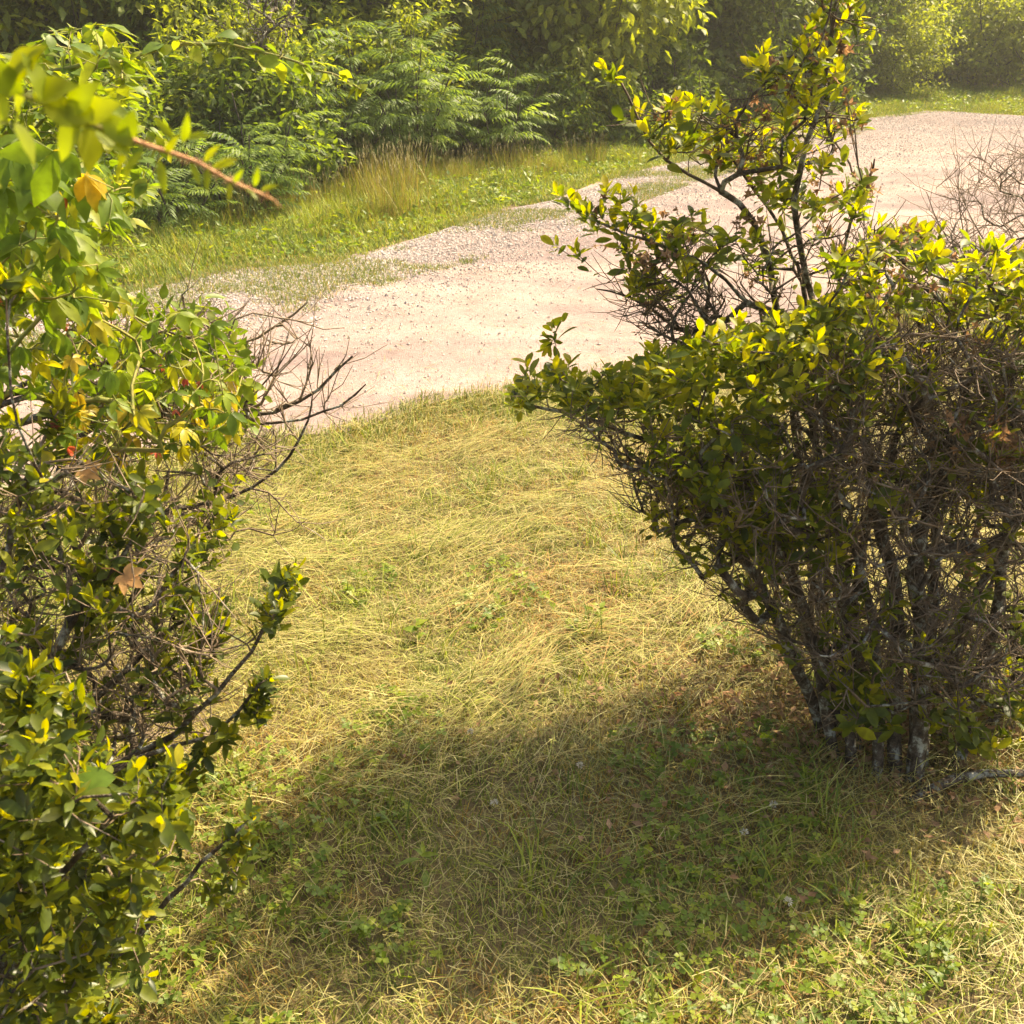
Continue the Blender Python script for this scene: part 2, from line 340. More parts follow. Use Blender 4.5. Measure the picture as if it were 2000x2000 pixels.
class Skeleton:
    def __init__(s): s.p, s.par, s.sid, s.dir = [], [], [], []; s.minr = {}
    def stem(s, pts, sid, r0, step=.04, jit=.004, parent=-1):
        L = smooth_line(pts, step, jit); last = parent
        for i, q in enumerate(L):
            d = L[min(i + 1, len(L) - 1)] - L[max(i - 1, 0)]; d = d / (np.linalg.norm(d) + 1e-9)
            s.p.append(q); s.par.append(last); s.sid.append(sid); s.dir.append(d); last = len(s.p) - 1
            s.minr[last] = r0 * (1 - .8 * i / max(1, len(L) - 1)) + .0012
        return last
    def attach(s, A, base, step=.05, jit=.006, up=.35, spray=None, slen=(.04, .11)):
        """A: attractor points, joined one by one to the nearest branch; returns (node, direction) per point"""
        base = np.asarray(base); dist_ = np.array([np.linalg.norm(a - base) for a in A]); order = np.argsort(dist_ * .55 + rng.random(len(A)) * .45 * dist_.max()); res = [None] * len(A)
        buf = np.zeros((len(s.p) + len(A) * 70 + 10, 3)); buf[:len(s.p)] = s.p
        hb = np.zeros(len(buf)); hb[:len(s.p)] = [np.linalg.norm(q - base) for q in s.p]; n = len(s.p)
        for i in order:
            a = A[i]; d = np.linalg.norm(buf[:n] - a, axis=1); ha = np.linalg.norm(a - base)
            cost = d + .9 * np.maximum(0, hb[:n] - ha + .3 * d); j = int(np.argmin(cost)); p0 = buf[j].copy(); ln = d[j]
            if ln < 1e-3: res[i] = (j, s.dir[j]); continue
            c = p0 + (s.dir[j] * .5 + np.array([0, 0, up])) * ln * .45; m = min(55, max(2, int(ln / step))); last = j
            for q in range(1, m + 1):
                t = q / m; pt_ = (1 - t) ** 2 * p0 + 2 * t * (1 - t) * c + t * t * a
                if q < m: pt_ = pt_ + rng.normal(0, jit, 3)
                dd = pt_ - s.p[last]; dd = dd / (np.linalg.norm(dd) + 1e-9)
                s.p.append(pt_); s.par.append(last); s.sid.append(s.sid[j]); s.dir.append(dd); last = len(s.p) - 1
                buf[n] = pt_; hb[n] = np.linalg.norm(pt_ - base); n += 1
            res[i] = (last, s.dir[last])
            if spray is not None and spray[i]:
                for _ in range(spray[i]):
                    dd = s.dir[last] + rng.normal(0, .45, 3) + [0, 0, .15]; dd /= np.linalg.norm(dd); ll = rng.uniform(*slen); bj = s.par[last] if rng.random() < .5 and s.par[last] >= 0 else last
                    m1 = s.p[bj] + dd * ll * .5 + rng.normal(0, .003, 3); m2 = s.p[bj] + dd * ll + [0, 0, .12 * ll]
                    for q_ in (m1, m2):
                        s.p.append(q_); s.par.append(bj); s.sid.append(s.sid[j]); s.dir.append(dd); bj = len(s.p) - 1
                        buf[n] = q_; hb[n] = 99; n += 1
        return res
    def build(s, root, base, m_thick, m_thin, tip=.0011, pw=.5, thick=.0045, stem_name='stem', twig_name='twigs', rmax=.03):
        n = len(s.p); cnt = np.ones(n); ch = [[] for _ in range(n)]
        for i in range(n - 1, -1, -1):
            if s.par[i] >= 0: ch[s.par[i]].append(i)
        leafs = np.array([1.0 if not c else 0.0 for c in ch])
        for i in range(n - 1, -1, -1):
            if s.par[i] >= 0: leafs[s.par[i]] += leafs[i]
        r = np.minimum(rmax, tip * np.maximum(leafs, 1) ** pw)
        for i, v in s.minr.items(): r[i] = max(r[i], v)
        for i in range(n):
            if s.par[i] >= 0: r[i] = min(r[i], r[s.par[i]])
        chains = {}
        stack = [(i, None) for i in range(n) if s.par[i] < 0]
        while stack:
            i, st = stack.pop(); P = []; rr = []
            if st is not None: P.append(s.p[st]); rr.append(min(r[st], r[i] * 1.3))
            sid = s.sid[i]
            while True:
                P.append(s.p[i]); rr.append(r[i])
                if not ch[i]: rr[-1] = r[i] * .6; break
                best = max(ch[i], key=lambda q: r[q] * 1000 + leafs[q] * .01)
                for q in ch[i]:
                    if q != best: stack.append((q, i))
                i = best
            chains.setdefault((sid, max(rr) > thick), []).append((P, rr))
        for sid in sorted({k[0] for k in chains}):
            st = tubes(chains.get((sid, True), []), base, stem_name, m_thick, root)
            tubes(chains.get((sid, False), []), base, twig_name, m_thin, st if st else root, 'stuff')
def inpoly(poly, n):
    poly = np.array(poly, float); lo, hi = poly.min(0), poly.max(0); out = []
    while len(out) < n:
        q = lo + rng.random(2) * (hi - lo); c = False; j = len(poly) - 1
        for i in range(len(poly)):
            if (poly[i][1] > q[1]) != (poly[j][1] > q[1]) and q[0] < (poly[j][0] - poly[i][0]) * (q[1] - poly[i][1]) / (poly[j][1] - poly[i][1]) + poly[i][0]: c = not c
            j = i
        if c: out.append(q)
    return np.array(out)
def fill(poly, n, y0, y1):
    return [at(q[0], q[1], rng.uniform(y0, y1)) for q in inpoly(poly, n)]

# ================================================================== SETTING
def grid(xs, ys, zf):
    X, Y = np.meshgrid(xs, ys, indexing='ij'); V = np.stack([X, Y, zf(X, Y)], -1).reshape(-1, 3); ny = len(ys)
    i = np.arange(len(xs) - 1)[:, None] * ny; j = np.arange(ny - 1)[None]
    return V, [np.stack([i + j, i + ny + j, i + ny + j + 1, i + j + 1], -1).reshape(-1, 4)]
xs = np.concatenate([[-400, -150, -60, -30, -18], np.arange(-12, 14.01, .14), [18, 30, 60, 150, 400]])
ys = np.concatenate([[-200, -60, -20, -6], np.arange(-2, 22.01, .14), [28, 40, 70, 150, 500]])
V, F = grid(xs, ys, gz); tag(link('ground', mesh_np('ground', V, F, [M['ground']])), 'sunlit lawn soil under the cut grass and the verge', 'ground', kind='structure')
rx = np.concatenate([np.arange(-14, 14, .08), np.arange(14, 30, .5)]); tt = np.linspace(0, 1, 70)
wob = lambda x, k: .10 * (fbm(x * 2.2, x * 0 + k, 2) - .5) + .06 * np.sin(x * 7 + k)
nx_, fx_ = near(rx) + wob(rx, 3), far(rx) + wob(rx, 9) + .1
RX = np.repeat(rx[:, None], 70, 1); RY = nx_[:, None] + (fx_ - nx_)[:, None] * tt[None]
RZ = gz(RX, RY) + .008 + .012 * np.sin(tt * math.pi)[None] ** 2 * (fbm(RX * 3, RY * 3, 1) - .2)
i = np.arange(len(rx) - 1)[:, None] * 70; j = np.arange(69)[None]
F = [np.stack([i + j, i + 70 + j, i + 71 + j, i + j + 1], -1).reshape(-1, 4)]
tag(link('gravel_drive', mesh_np('gravel_drive', np.stack([RX, RY, RZ], -1).reshape(-1, 3), F, [M['drive']])), 'pale pinkish gravel drive curving past the lawn', 'drive', kind='structure')

# stones: coarse chips along the far side, scattered ones on the wheel track
oc = np.array([(1, 0, 0), (-1, 0, 0), (0, 1, 0), (0, -1, 0), (0, 0, 1), (0, 0, -.6)], float)
of = np.array([(0, 2, 4), (2, 1, 4), (1, 3, 4), (3, 0, 4)])          # chips lie bedded in the drive: no undersides
def scatter_stones(name, n, xr, tfun, smin, smax, label):
    x = rng.uniform(*xr, n); t = tfun(n); a, b = near(x), far(x); y = a + (b - a) * t
    keep = (np.abs(x) < 1.0 + .62 * y); x, y = x[keep], y[keep]; n = len(x)
    s = rng.uniform(smin, smax, n) * (.6 + .8 * rng.random(n)); V = oc[None] * (1 + rng.normal(0, .22, (n, 6, 3)))
    V = V * (s[:, None] * np.stack([rng.uniform(.7, 1.3, n), rng.uniform(.7, 1.3, n), rng.uniform(.35, .8, n)], 1))[:, None]
    th = rng.random(n) * 6.28; c, sn = np.cos(th)[:, None], np.sin(th)[:, None]
    V = np.stack([V[..., 0] * c - V[..., 1] * sn, V[..., 0] * sn + V[..., 1] * c, V[..., 2]], -1)
    V += np.stack([x, y, gz(x, y) + .012 + s * .2], 1)[:, None]
    Fc = (of[None] + (np.arange(n) * 6)[:, None, None]).reshape(-1, 3)
    o = link(name, mesh_np(name, V.reshape(-1, 3), [Fc], [M['stone']], tone=np.repeat(rng.random(n), 6), smooth=False)); tag(o, label, 'gravel', kind='stuff')
scatter_stones('gravel', 90000, (-3.5, 8.5), lambda n: 1.0 - np.abs(rng.normal(0, .24, n)).clip(0, .95), .004, .010, 'coarse whitish limestone gravel along the far edge of the drive')
scatter_stones('fine_gravel', 30000, (-3.5, 7), lambda n: rng.random(n), .002, .0055, 'fine scattered chips on the packed wheel track')

# ------------------------------------------------------------------ grass
def blades(x, y, h, wd, lean, col, z0=None, nseg=2, flat=None, az=None, bend=.6):
    """n curved blades as strips; lean = sideways reach as share of height"""
    n = len(x); az = rng.random(n) * 6.283 if az is None else az; dx, dy = np.cos(az), np.sin(az)
    z0 = gz(x, y) if z0 is None else z0
    sx, sy = -dy, dx; VV = []
    for k in range(nseg + 1):
        s = k / nseg; rch = lean * h * s ** (1 + bend); zz = h * s * np.sqrt(np.maximum(.03, 1 - .55 * np.minimum(1, lean) ** 2 * s))
        if flat is not None: rch = h * s; zz = flat * np.sin(s * 3.1) * 1.0 + .002
        cx, cy_, cz = x + dx * rch, y + dy * rch, z0 + zz; w2 = wd * (1 - s ** 2) if k == nseg else wd * (1 - .4 * s)
        if k == nseg and flat is None: VV.append(np.stack([cx, cy_, cz], -1))
        else:
            w2 = np.maximum(w2, .0004)
            VV.append(np.stack([cx - sx * w2, cy_ - sy * w2, cz], -1)); VV.append(np.stack([cx + sx * w2, cy_ + sy * w2, cz], -1))
    V = np.stack(VV, 1); m = V.shape[1]; q = np.arange(n)[:, None] * m; F4 = []
    nq = nseg if flat is not None else nseg - 1
    for k in range(nq): F4.append(q + np.array([[2 * k, 2 * k + 1, 2 * k + 3, 2 * k + 2]]))
    F3 = [] if flat is not None else [q + np.array([[m - 3, m - 2, m - 1]])]
    C = np.repeat(col[:, None], m, 1).reshape(-1, 3)
    return V.reshape(-1, 3), ([np.concatenate(F4)] if F4 else []), F3, C
def strips(name, sets, m, label, cat='grass'):
    VV, F4, F3, CC, k = [], [], [], [], 0
    for V, a, b, C in sets:
        VV.append(V); CC.append(C); F4 += [f + k for f in a]; F3 += [f + k for f in b]; k += len(V)
    fl = ([np.concatenate(F4)] if F4 else []) + ([np.concatenate(F3)] if F3 else [])
    o = link(name, mesh_np(name, np.concatenate(VV), fl, [m], col=np.concatenate(CC))); return tag(o, label, cat, kind='stuff')
GREEN = np.array([.115, .165, .026]); TAN = np.array([.36, .295, .085]); RUST = np.array([.29, .165, .055]); LIME = np.array([.24, .28, .034])
RUSTY = [(*gp(1100, 1165)[:2], .28, .42), (*gp(935, 830)[:2], .3, .30), (*gp(740, 980)[:2], .4, .29), (*gp(1180, 900)[:2], .4, .29), (*gp(560, 1060)[:2], .3, .26), (*gp(1500, 1900)[:2], .2, .33)]
def lawn_cols(x, y, n):
    d = fbm(x * 1.3 + 3, y * 1.5, 1)[:, None]; r = fbm(x * 2.0 + 9, y * 2.2 + 4, 3)[:, None]; k = rng.random((n, 1))
    dry = np.clip((d - .42) * 6, 0, 1) * .75 + .12
    for gx, gy, gr, ga in RUSTY: r = np.maximum(r, .3 + ga * np.exp(-(((x - gx) ** 2 + ((y - gy) * .8) ** 2) / gr ** 2))[:, None])
    c = np.where(k < dry, TAN, np.where(rng.random((n, 1)) < .55, LIME, GREEN))
    c = np.where((r > .58) & (rng.random((n, 1)) < .62), np.where(rng.random((n, 1)) < .5, RUST, TAN * [1.1, .95, .8]), c)
    return c * rng.uniform(.7, 1.3, (n, 1))
def sample(n, xr, yr, test):
    x = rng.uniform(*xr, n); y = rng.uniform(*yr, n); k = test(x, y); return x[k], y[k]
lawn_in = lambda x, y: (y < near(x) + .05 * rng.normal(0, 1, len(x)) + .5 * (fbm(x * 3, y * 3, 7) - .5)) & (np.abs(x) < .75 + .62 * y)
sets = []
x, y = sample(330000, (-3.2, 3.6), (.55, 5.6), lambda x, y: lawn_in(x, y) & (rng.random(len(x)) < np.clip(2.6 / np.maximum(y, .6), .45, 1)))
n = len(x); g = fbm(x * 1.7, y * 1.9, 2)
sets.append(blades(x, y, rng.uniform(.016, .045, n) * (.5 + 1.1 * g), rng.uniform(.0007, .0017, n), rng.uniform(.3, 1.5, n), lawn_cols(x, y, n)))
# brighter long tufts
tx, ty = sample(260, (-2, 2.5), (.9, 4.8), lambda x, y: lawn_in(x, y)); tx = np.repeat(tx, 26) + rng.normal(0, .035, len(tx) * 26); ty = np.repeat(ty, 26) + rng.normal(0, .035, len(tx)); n = len(tx)
sets.append(blades(tx, ty, rng.uniform(.04, .11, n), rng.uniform(.0012, .0026, n), rng.uniform(.3, 1.3, n), np.where(rng.random((n, 1)) < .6, LIME, GREEN) * rng.uniform(.8, 1.3, (n, 1)), nseg=3))
# rim of denser green along the drive
rxs = rng.uniform(-3, 4, 26000); rys = near(rxs) - np.abs(rng.normal(0, .22, 26000)) + .06 + .5 * (fbm(rxs * 3, near(rxs) * 3, 7) - .5) + .05 * rng.normal(0, 1, 26000); n = 26000
sets.append(blades(rxs, rys, rng.uniform(.02, .07, n), rng.uniform(.001, .0024, n), rng.uniform(.2, 1.0, n), np.where(rng.random((n, 1)) < .7, GREEN * 1.1, TAN) * rng.uniform(.7, 1.2, (n, 1))))
strips('grass', sets, M['grass'], 'short mown lawn grass, part green and part dried')
# cut straw lying in swathes
sets = []
STRAW = np.array([.38, .325, .105]); HAY = np.array([.30, .315, .07]); PALE = np.array([.48, .43, .18])
def straw_cols(n, x, y):
    k = rng.random((n, 1)); c = np.where(k < .45, STRAW, np.where(k < .8, HAY, PALE)); rr = np.zeros((n, 1))
    for gx, gy, gr, ga in RUSTY: rr = np.maximum(rr, (ga - .22) * 2.6 * np.exp(-(((x - gx) ** 2 + ((y - gy) * .8) ** 2) / gr ** 2))[:, None])
    c = np.where(rng.random((n, 1)) < rr, RUST * 1.25, c); return c * rng.uniform(.6, 1.2, (n, 1))
x, y = sample(150000, (-3, 3.4), (.55, 5.2), lawn_in); n = len(x)
sets.append(blades(x, y, rng.uniform(.015, .06, n) * rng.uniform(.6, 1.6, n), rng.uniform(.0004, .001, n), 0, straw_cols(n, x, y), z0=gz(x, y) + rng.uniform(.006, .042, n), nseg=2, flat=rng.uniform(-.012, .014, n)))
x, y = sample(62000, (-3, 3.4), (1.55, 5.0), lambda x, y: lawn_in(x, y) & (rng.random(len(x)) < np.clip((fbm(x * .9 + .35 * y, y * 4.2 - x * 1.9, 4) - .48) * 4.2, .015, .6) * np.clip((y - 1.4) * 1.6, .1, 1))); n = len(x)
az = R(24) + (fbm(x * 1.6, y * 1.6, 6) - .5) * 3.0 + rng.normal(0, .5, n) + np.where(rng.random(n) < .5, math.pi, 0)
sets.append(blades(x, y, rng.uniform(.05, .21, n) * rng.uniform(.5, 1.1, n), rng.uniform(.0004, .0010, n), 0, straw_cols(n, x, y) * 1.2, z0=gz(x, y) + rng.uniform(.018, .06, n), nseg=4, flat=rng.uniform(-.012, .022, n), az=az))
for (ax_, ay_, bx2, by2, cnt, wid) in [(440, 985, 930, 850, 1500, .07), (330, 1150, 1000, 1010, 2000, .08), (420, 1290, 1180, 1090, 1700, .07), (520, 900, 1130, 810, 1300, .08), (930, 1300, 1330, 1150, 1500, .06), (850, 1010, 1250, 930, 1000, .07), (380, 1050, 640, 1000, 900, .06), (600, 1420, 1000, 1330, 700, .08)]:
    A_, B_ = gp(ax_ * K, ay_ * K), gp(bx2 * K, by2 * K); t_ = rng.random(cnt); cnt = int(cnt * .5); t_ = rng.random(cnt); t_ = np.clip(t_ + .12 * np.sin(t_ * 17 + ax_), 0, 1); off = rng.normal(0, wid * 1.25, cnt); dv = (B_ - A_)[:2] / np.linalg.norm((B_ - A_)[:2])
    bow = .06 * np.sin(t_ * 3.1); x = A_[0] + (B_ - A_)[0] * t_ - dv[1] * (off + bow); y = A_[1] + (B_ - A_)[1] * t_ + dv[0] * (off + bow)
    az = math.atan2(dv[1], dv[0]) + rng.normal(0, .22, cnt) * np.where(rng.random(cnt) < .4, 3.2, 1) + .5 * np.cos(t_ * 7 + ay_) + np.where(rng.random(cnt) < .5, math.pi, 0)
    sets.append(blades(x, y, rng.uniform(.04, .20, cnt), rng.uniform(.0004, .0010, cnt), 0, straw_cols(cnt, x, y) * 1.05, z0=gz(x, y) + .012 + rng.random(cnt) * .055 * np.exp(-(off / wid) ** 2), nseg=4, flat=rng.uniform(-.008, .02, cnt), az=az))
strips('cut_straw', sets, M['straw'], 'loose cut hay lying in swathes over the lawn', 'hay')
# straws blown on to the drive
x, y = sample(5200, (-2.5, 4), (3, 8), lambda x, y: (y > near(x)) & (y < near(x) + .2 + np.abs(rng.normal(0, .7, len(x))))); n = len(x)
strips('blown_straw', [blades(x, y, rng.uniform(.03, .12, n), rng.uniform(.0007, .0016, n), 0, straw_cols(n, x, y) * .75, z0=gz(x, y) + .02, nseg=2, flat=rng.uniform(0, .012, n))], M['straw'], 'thin brown straws blown across the gravel drive', 'straw')
# verge beyond the drive
sets = []
n = 250000; x = rng.uniform(-5.5, 10.5, n); wv_ = treeline(x) + .9 - far(x); y = far(x) + rng.random(n) ** 1.15 * wv_ - .15
rag = 1.0 * (fbm(x * 1.6, y * 2.0, 4) - .5) + .10 * rng.normal(0, 1, n)
k = (y > far(x) + rag) & (np.abs(x) < 1.2 + .62 * y); x, y = x[k], y[k]; n = len(x); e = np.clip((y - far(x)) / 1.5, 0, 1); g = fbm(x * 2.2, y * 2.2, 5); g2 = fbm(x * 1.1 + 5, y * 1.1, 2)
h = (.03 + .17 * e * np.clip((g - .25) * 2.4, .05, 1.3)) * rng.uniform(.5, 1.3, n)
c = np.where(rng.random((n, 1)) < np.clip((g2 - .2) * 2.2, .15, .9)[:, None], LIME * 1.15, GREEN * 1.3); c = np.where(rng.random((n, 1)) < .12, TAN, c) * rng.uniform(.7, 1.25, (n, 1))
sets.append(blades(x, y, h, rng.uniform(.003, .006, n), rng.uniform(.3, 1.1, n), c, nseg=1))
# thin tufts straying into the gravel
n = 150000; x = rng.uniform(-3.2, 4.5, n); y = far(x) - rng.random(n) * 1.5 + .2; k = fbm(x * 1.5, y * 2.6, 3) * (1.1 - .16 * (far(x) - y)) + rng.normal(0, .04, n) > .52; x, y = x[k], y[k]; n = len(x)
sets.append(blades(x, y, rng.uniform(.02, .055, n), rng.uniform(.0018, .004, n), rng.uniform(.3, 1.1, n), np.where(rng.random((n, 1)) < .7, GREEN * 1.2, TAN) * rng.uniform(.7, 1.2, (n, 1)), nseg=1))
strips('verge_grass', sets, M['grass'], 'uncut yellow green grass on the verge below the trees')
# leafy weeds mixed into the verge
n = 26000; x = rng.uniform(-5.5, 9.5, n); y = far(x) + .25 + rng.random(n) * (treeline(x) + .6 - far(x)); k = (fbm(x * 1.8, y * 1.8, 1) > .43) & (np.abs(x) < 1 + .62 * y); x, y = x[k], y[k]; n = len(x)
tv, tf = T['diamond']; Fm = frames(rng.normal(0, 1, (n, 3)) * [1, 1, .4], rng.normal(0, .4, (n, 3)) + [0, 0, 1]); e = np.clip((y - far(x)) / 1.6, .1, 1)
V = np.einsum('nij,kj->nki', Fm * rng.uniform(.03, .07, n)[:, None, None], tv) + np.stack([x, y, gz(x, y) + .02 + rng.random(n) * .24 * e * fbm(x * 2.2, y * 2.2, 5)], 1)[:, None]
tag(link('verge_weeds', mesh_np('verge_weeds', V.reshape(-1, 3), [(tf[0][None] + (np.arange(n) * 4)[:, None, None]).reshape(-1, 3)], [M['weed']], tone=np.repeat(rng.random(n), 4))), 'low leafy weeds mixed into the verge grass', 'weeds', kind='stuff')
# clover and low leaves
def clover(n_try, test, name, label, smin, smax):
    x, y = sample(n_try, (-1.6, 2.0), (.6, 3.4), test); n = len(x); tv, tf = T['clover']
    s = rng.uniform(smin, smax, n); D = rng.normal(0, 1, (n, 3)); D[:, 2] *= .25; U = rng.normal(0, .35, (n, 3)) + np.array([0, 0, 1])
    Fm = frames(D, U); V = np.einsum('nij,kj->nki', Fm * s[:, None, None], tv) + np.stack([x, y, gz(x, y) + rng.uniform(.018, .05, n)], 1)[:, None]
    Fc = (tf[0][None] + (np.arange(n) * len(tv))[:, None, None]).reshape(-1, 4)
    tag(link(name, mesh_np(name, V.reshape(-1, 3), [Fc], [M['weed']], tone=np.repeat(rng.random(n), len(tv)))), label, 'clover', kind='stuff')
clover(19000, lambda x, y: lawn_in(x, y) & (fbm(x * 2.2 + 2, y * 2.2, 6) > .50 + .08 * (y - 1)), 'clover', 'small clover leaves sprinkled through the nearer lawn', .014, .036)

# ================================================================== WOODS BEYOND THE DRIVE
UPV = np.array([0, 0, 1.])
def make_tree(name, label, pos, h, rad, low, mk, leaf=.11, n_attr=150, per=46, key='diamond', group=None, droop=.3, n_ind=0, seed=0, clump=.26, tr=.09, squash=1.0):
    """trunk with limbs grown to points spread through the crown, leaves in clumps round those points"""
    global rng
    keep = rng; rng = np.random.default_rng(700 + seed)
    base = np.array([pos[0], pos[1], float(gz(pos[0], pos[1])) - .02])
    root = empty(name, base, label, 'tree' if 'tree' in name else 'bush', group)
    sk = Skeleton(); top = base + [rng.normal(0, .2), rng.normal(0, .2), h * .82]
    sk.stem([base, base + (top - base) * .35 + rng.normal(0, .06, 3), base + (top - base) * .7 + rng.normal(0, .1, 3), top], 0, tr, .15, .006)
    A = []
    cs = rng.normal(0, 1, (14, 3)); cs /= np.linalg.norm(cs, axis=1, keepdims=True)
    while len(A) < n_attr:
        d = rng.normal(0, 1, 3); d /= np.linalg.norm(d); r = rng.random() ** .38
        r *= .72 + .30 * max(0, max(cs @ d)) ** 6 + .08 * rng.random()
        q = np.array([d[0] * rad * r, d[1] * rad * squash * r, low + (h - low) * (.5 + .5 * d[2] * r)])
        A.append(base + q)
    res = sk.attach(np.array(A), base + [0, 0, low * .4], .14, .012, .15)
    sk.build(root, base, M['trunk'], M['trunk'], .004, .45, .012, 'trunk', 'limbs', .14)
    lv = Leaves()
    for a, (nd, dr) in zip(A, res):
        m = int(per * rng.uniform(.6, 1.4)); q = rng.normal(0, 1, (m, 3)); q /= np.linalg.norm(q, axis=1, keepdims=True)
        q *= (rng.random((m, 1)) ** .5) * clump * np.array([1.15, 1.15, .7])
        d = q / clump + rng.normal(0, .5, (m, 3)); d[:, 2] -= droop
        u = rng.normal(0, .45, (m, 3)) + UPV + (a - base - [0, 0, h * .5]) * .25
        for i in range(m): lv.add(key, mk, a + q[i], d[i], u[i], leaf * rng.uniform(.65, 1.25))
    lv.finish(root, base, n_ind, 'crown')
    rng = keep
    return root
def again(src, pos, rz, sc, label, group=None):
    c = copy_tree(src); c.location = (pos[0], pos[1], float(gz(pos[0], pos[1])) - .02); c.rotation_euler = (0, 0, rz); c.scale = (sc, sc, sc * rng.uniform(.92, 1.08))
    c['label'] = label
    if group: c['group'] = group
    return c
def wp(px, py, back=0):     # a spot on the ground at the foot of the woods
    g = gp(px * K, py * K); return (g[0] + back * .2, g[1] + back)
t1 = make_tree('broadleaf_tree', 'bright leafy tree hanging low over the dark end of the frond bushes', wp(1075, 285, .9), 3.0, 1.25, .5, 'tree_b', .12, 190, 44, 'oval', seed=1, n_ind=300, clump=.30, droop=.7)
t2 = make_tree('pale_tree', 'light yellow green tree rising behind the frond bushes', wp(590, 330, 2.2), 2.7, 1.5, .1, 'tree_b', .10, 200, 60, seed=2, clump=.30)
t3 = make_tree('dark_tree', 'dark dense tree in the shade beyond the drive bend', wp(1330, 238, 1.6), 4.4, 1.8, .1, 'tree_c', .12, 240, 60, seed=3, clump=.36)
t4 = make_tree('vine_clad_tree', 'green tree hung with leafy vines between the frond bushes and the bright tree', wp(870, 305, 2.6), 3.0, 1.5, .1, 'tree_a', .10, 210, 60, seed=4, clump=.30)
t5 = make_tree('verge_bush', 'rounded yellow green bush beside the far end of the drive', wp(1840, 178, .6), 1.9, 1.25, .1, 'tree_b', .09, 130, 60, seed=5, clump=.24, tr=.03)
again(t2, wp(250, 300, 2.5), 1.9, 1.0, 'pale tree behind the yellowing bush at the bend side of the verge')
again(t4, wp(60, 350, 2.0), 2.6, 1.05, 'tree with thick foliage behind the creeper covered shrub')
again(t2, wp(420, 320, 2.8), 4.0, 1.15, 'pale crowned tree half hidden by the tangled bare brush')
again(t3, wp(1490, 215, 1.8), 2.1, .95, 'dark tree standing straight behind the tall azalea top')
again(t3, wp(1170, 262, 3.4), 4.4, 1.1, 'shaded tree deep behind the bright leafy tree')
again(t4, wp(1640, 195, 1.2), .9, .8, 'mid green tree above the grass at the far end of the drive')
again(t2, wp(1760, 178, 2.6), 3.1, .95, 'pale tree catching the sun behind the rounded verge bush')
again(t3, wp(1900, 170, 3.0), .5, .9, 'dark tree behind the pale far end bushes')
again(t5, wp(1960, 184, .4), 2.2, .95, 'smaller pale bush next to the rounded verge bush')
again(t5, wp(380, 372, 1.0), 1.2, .8, 'rounded leafy bush behind the smaller frond bush near the creeper')
again(t5, wp(650, 340, 1.1), 3.6, .85, 'rounded leafy bush between the largest frond bush and the pale tree')
again(t5, wp(1010, 300, 1.2), 5.1, .8, 'rounded leafy bush between the leaning frond bush and the bright tree')
again(t5, wp(1690, 192, .3), 4.1, .72, 'low bush at the foot of the far grass verge')
again(t4, (9.6, 18.8), 4.6, .9, 'leafy tree at the far right of the turning place')
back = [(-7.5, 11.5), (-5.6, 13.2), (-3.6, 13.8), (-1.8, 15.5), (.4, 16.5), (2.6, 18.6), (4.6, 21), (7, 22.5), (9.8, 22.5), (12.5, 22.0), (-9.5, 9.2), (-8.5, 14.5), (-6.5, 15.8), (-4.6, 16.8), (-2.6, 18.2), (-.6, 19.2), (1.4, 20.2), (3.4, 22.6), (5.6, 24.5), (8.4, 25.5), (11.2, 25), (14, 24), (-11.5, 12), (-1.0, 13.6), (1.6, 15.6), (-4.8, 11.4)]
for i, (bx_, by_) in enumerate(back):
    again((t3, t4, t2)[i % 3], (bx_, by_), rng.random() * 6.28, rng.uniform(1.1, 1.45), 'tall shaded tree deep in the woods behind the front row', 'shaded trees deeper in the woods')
# undergrowth along the foot of the trees
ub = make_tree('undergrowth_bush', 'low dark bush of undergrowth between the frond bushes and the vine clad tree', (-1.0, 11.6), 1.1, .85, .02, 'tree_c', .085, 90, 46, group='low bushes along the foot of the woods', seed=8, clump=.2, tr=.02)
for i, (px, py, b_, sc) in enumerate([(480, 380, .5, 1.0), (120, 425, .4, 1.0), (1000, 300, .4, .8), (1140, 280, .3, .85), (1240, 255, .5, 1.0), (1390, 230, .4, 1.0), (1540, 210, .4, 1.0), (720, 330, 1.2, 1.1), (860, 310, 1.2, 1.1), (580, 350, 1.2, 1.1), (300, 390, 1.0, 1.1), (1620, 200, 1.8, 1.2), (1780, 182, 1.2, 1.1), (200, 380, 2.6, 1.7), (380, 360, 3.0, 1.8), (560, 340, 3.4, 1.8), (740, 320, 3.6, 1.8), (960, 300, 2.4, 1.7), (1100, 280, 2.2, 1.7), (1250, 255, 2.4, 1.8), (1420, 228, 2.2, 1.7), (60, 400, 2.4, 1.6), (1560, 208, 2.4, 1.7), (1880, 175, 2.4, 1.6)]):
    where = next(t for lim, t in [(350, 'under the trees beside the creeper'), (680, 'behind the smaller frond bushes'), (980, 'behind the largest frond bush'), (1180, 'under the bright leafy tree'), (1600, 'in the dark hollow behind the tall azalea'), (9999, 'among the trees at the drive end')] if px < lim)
    again(ub, wp(px, py, b_), rng.random() * 6.28, sc, 'low dark bush of undergrowth ' + where, 'low bushes ' + where)

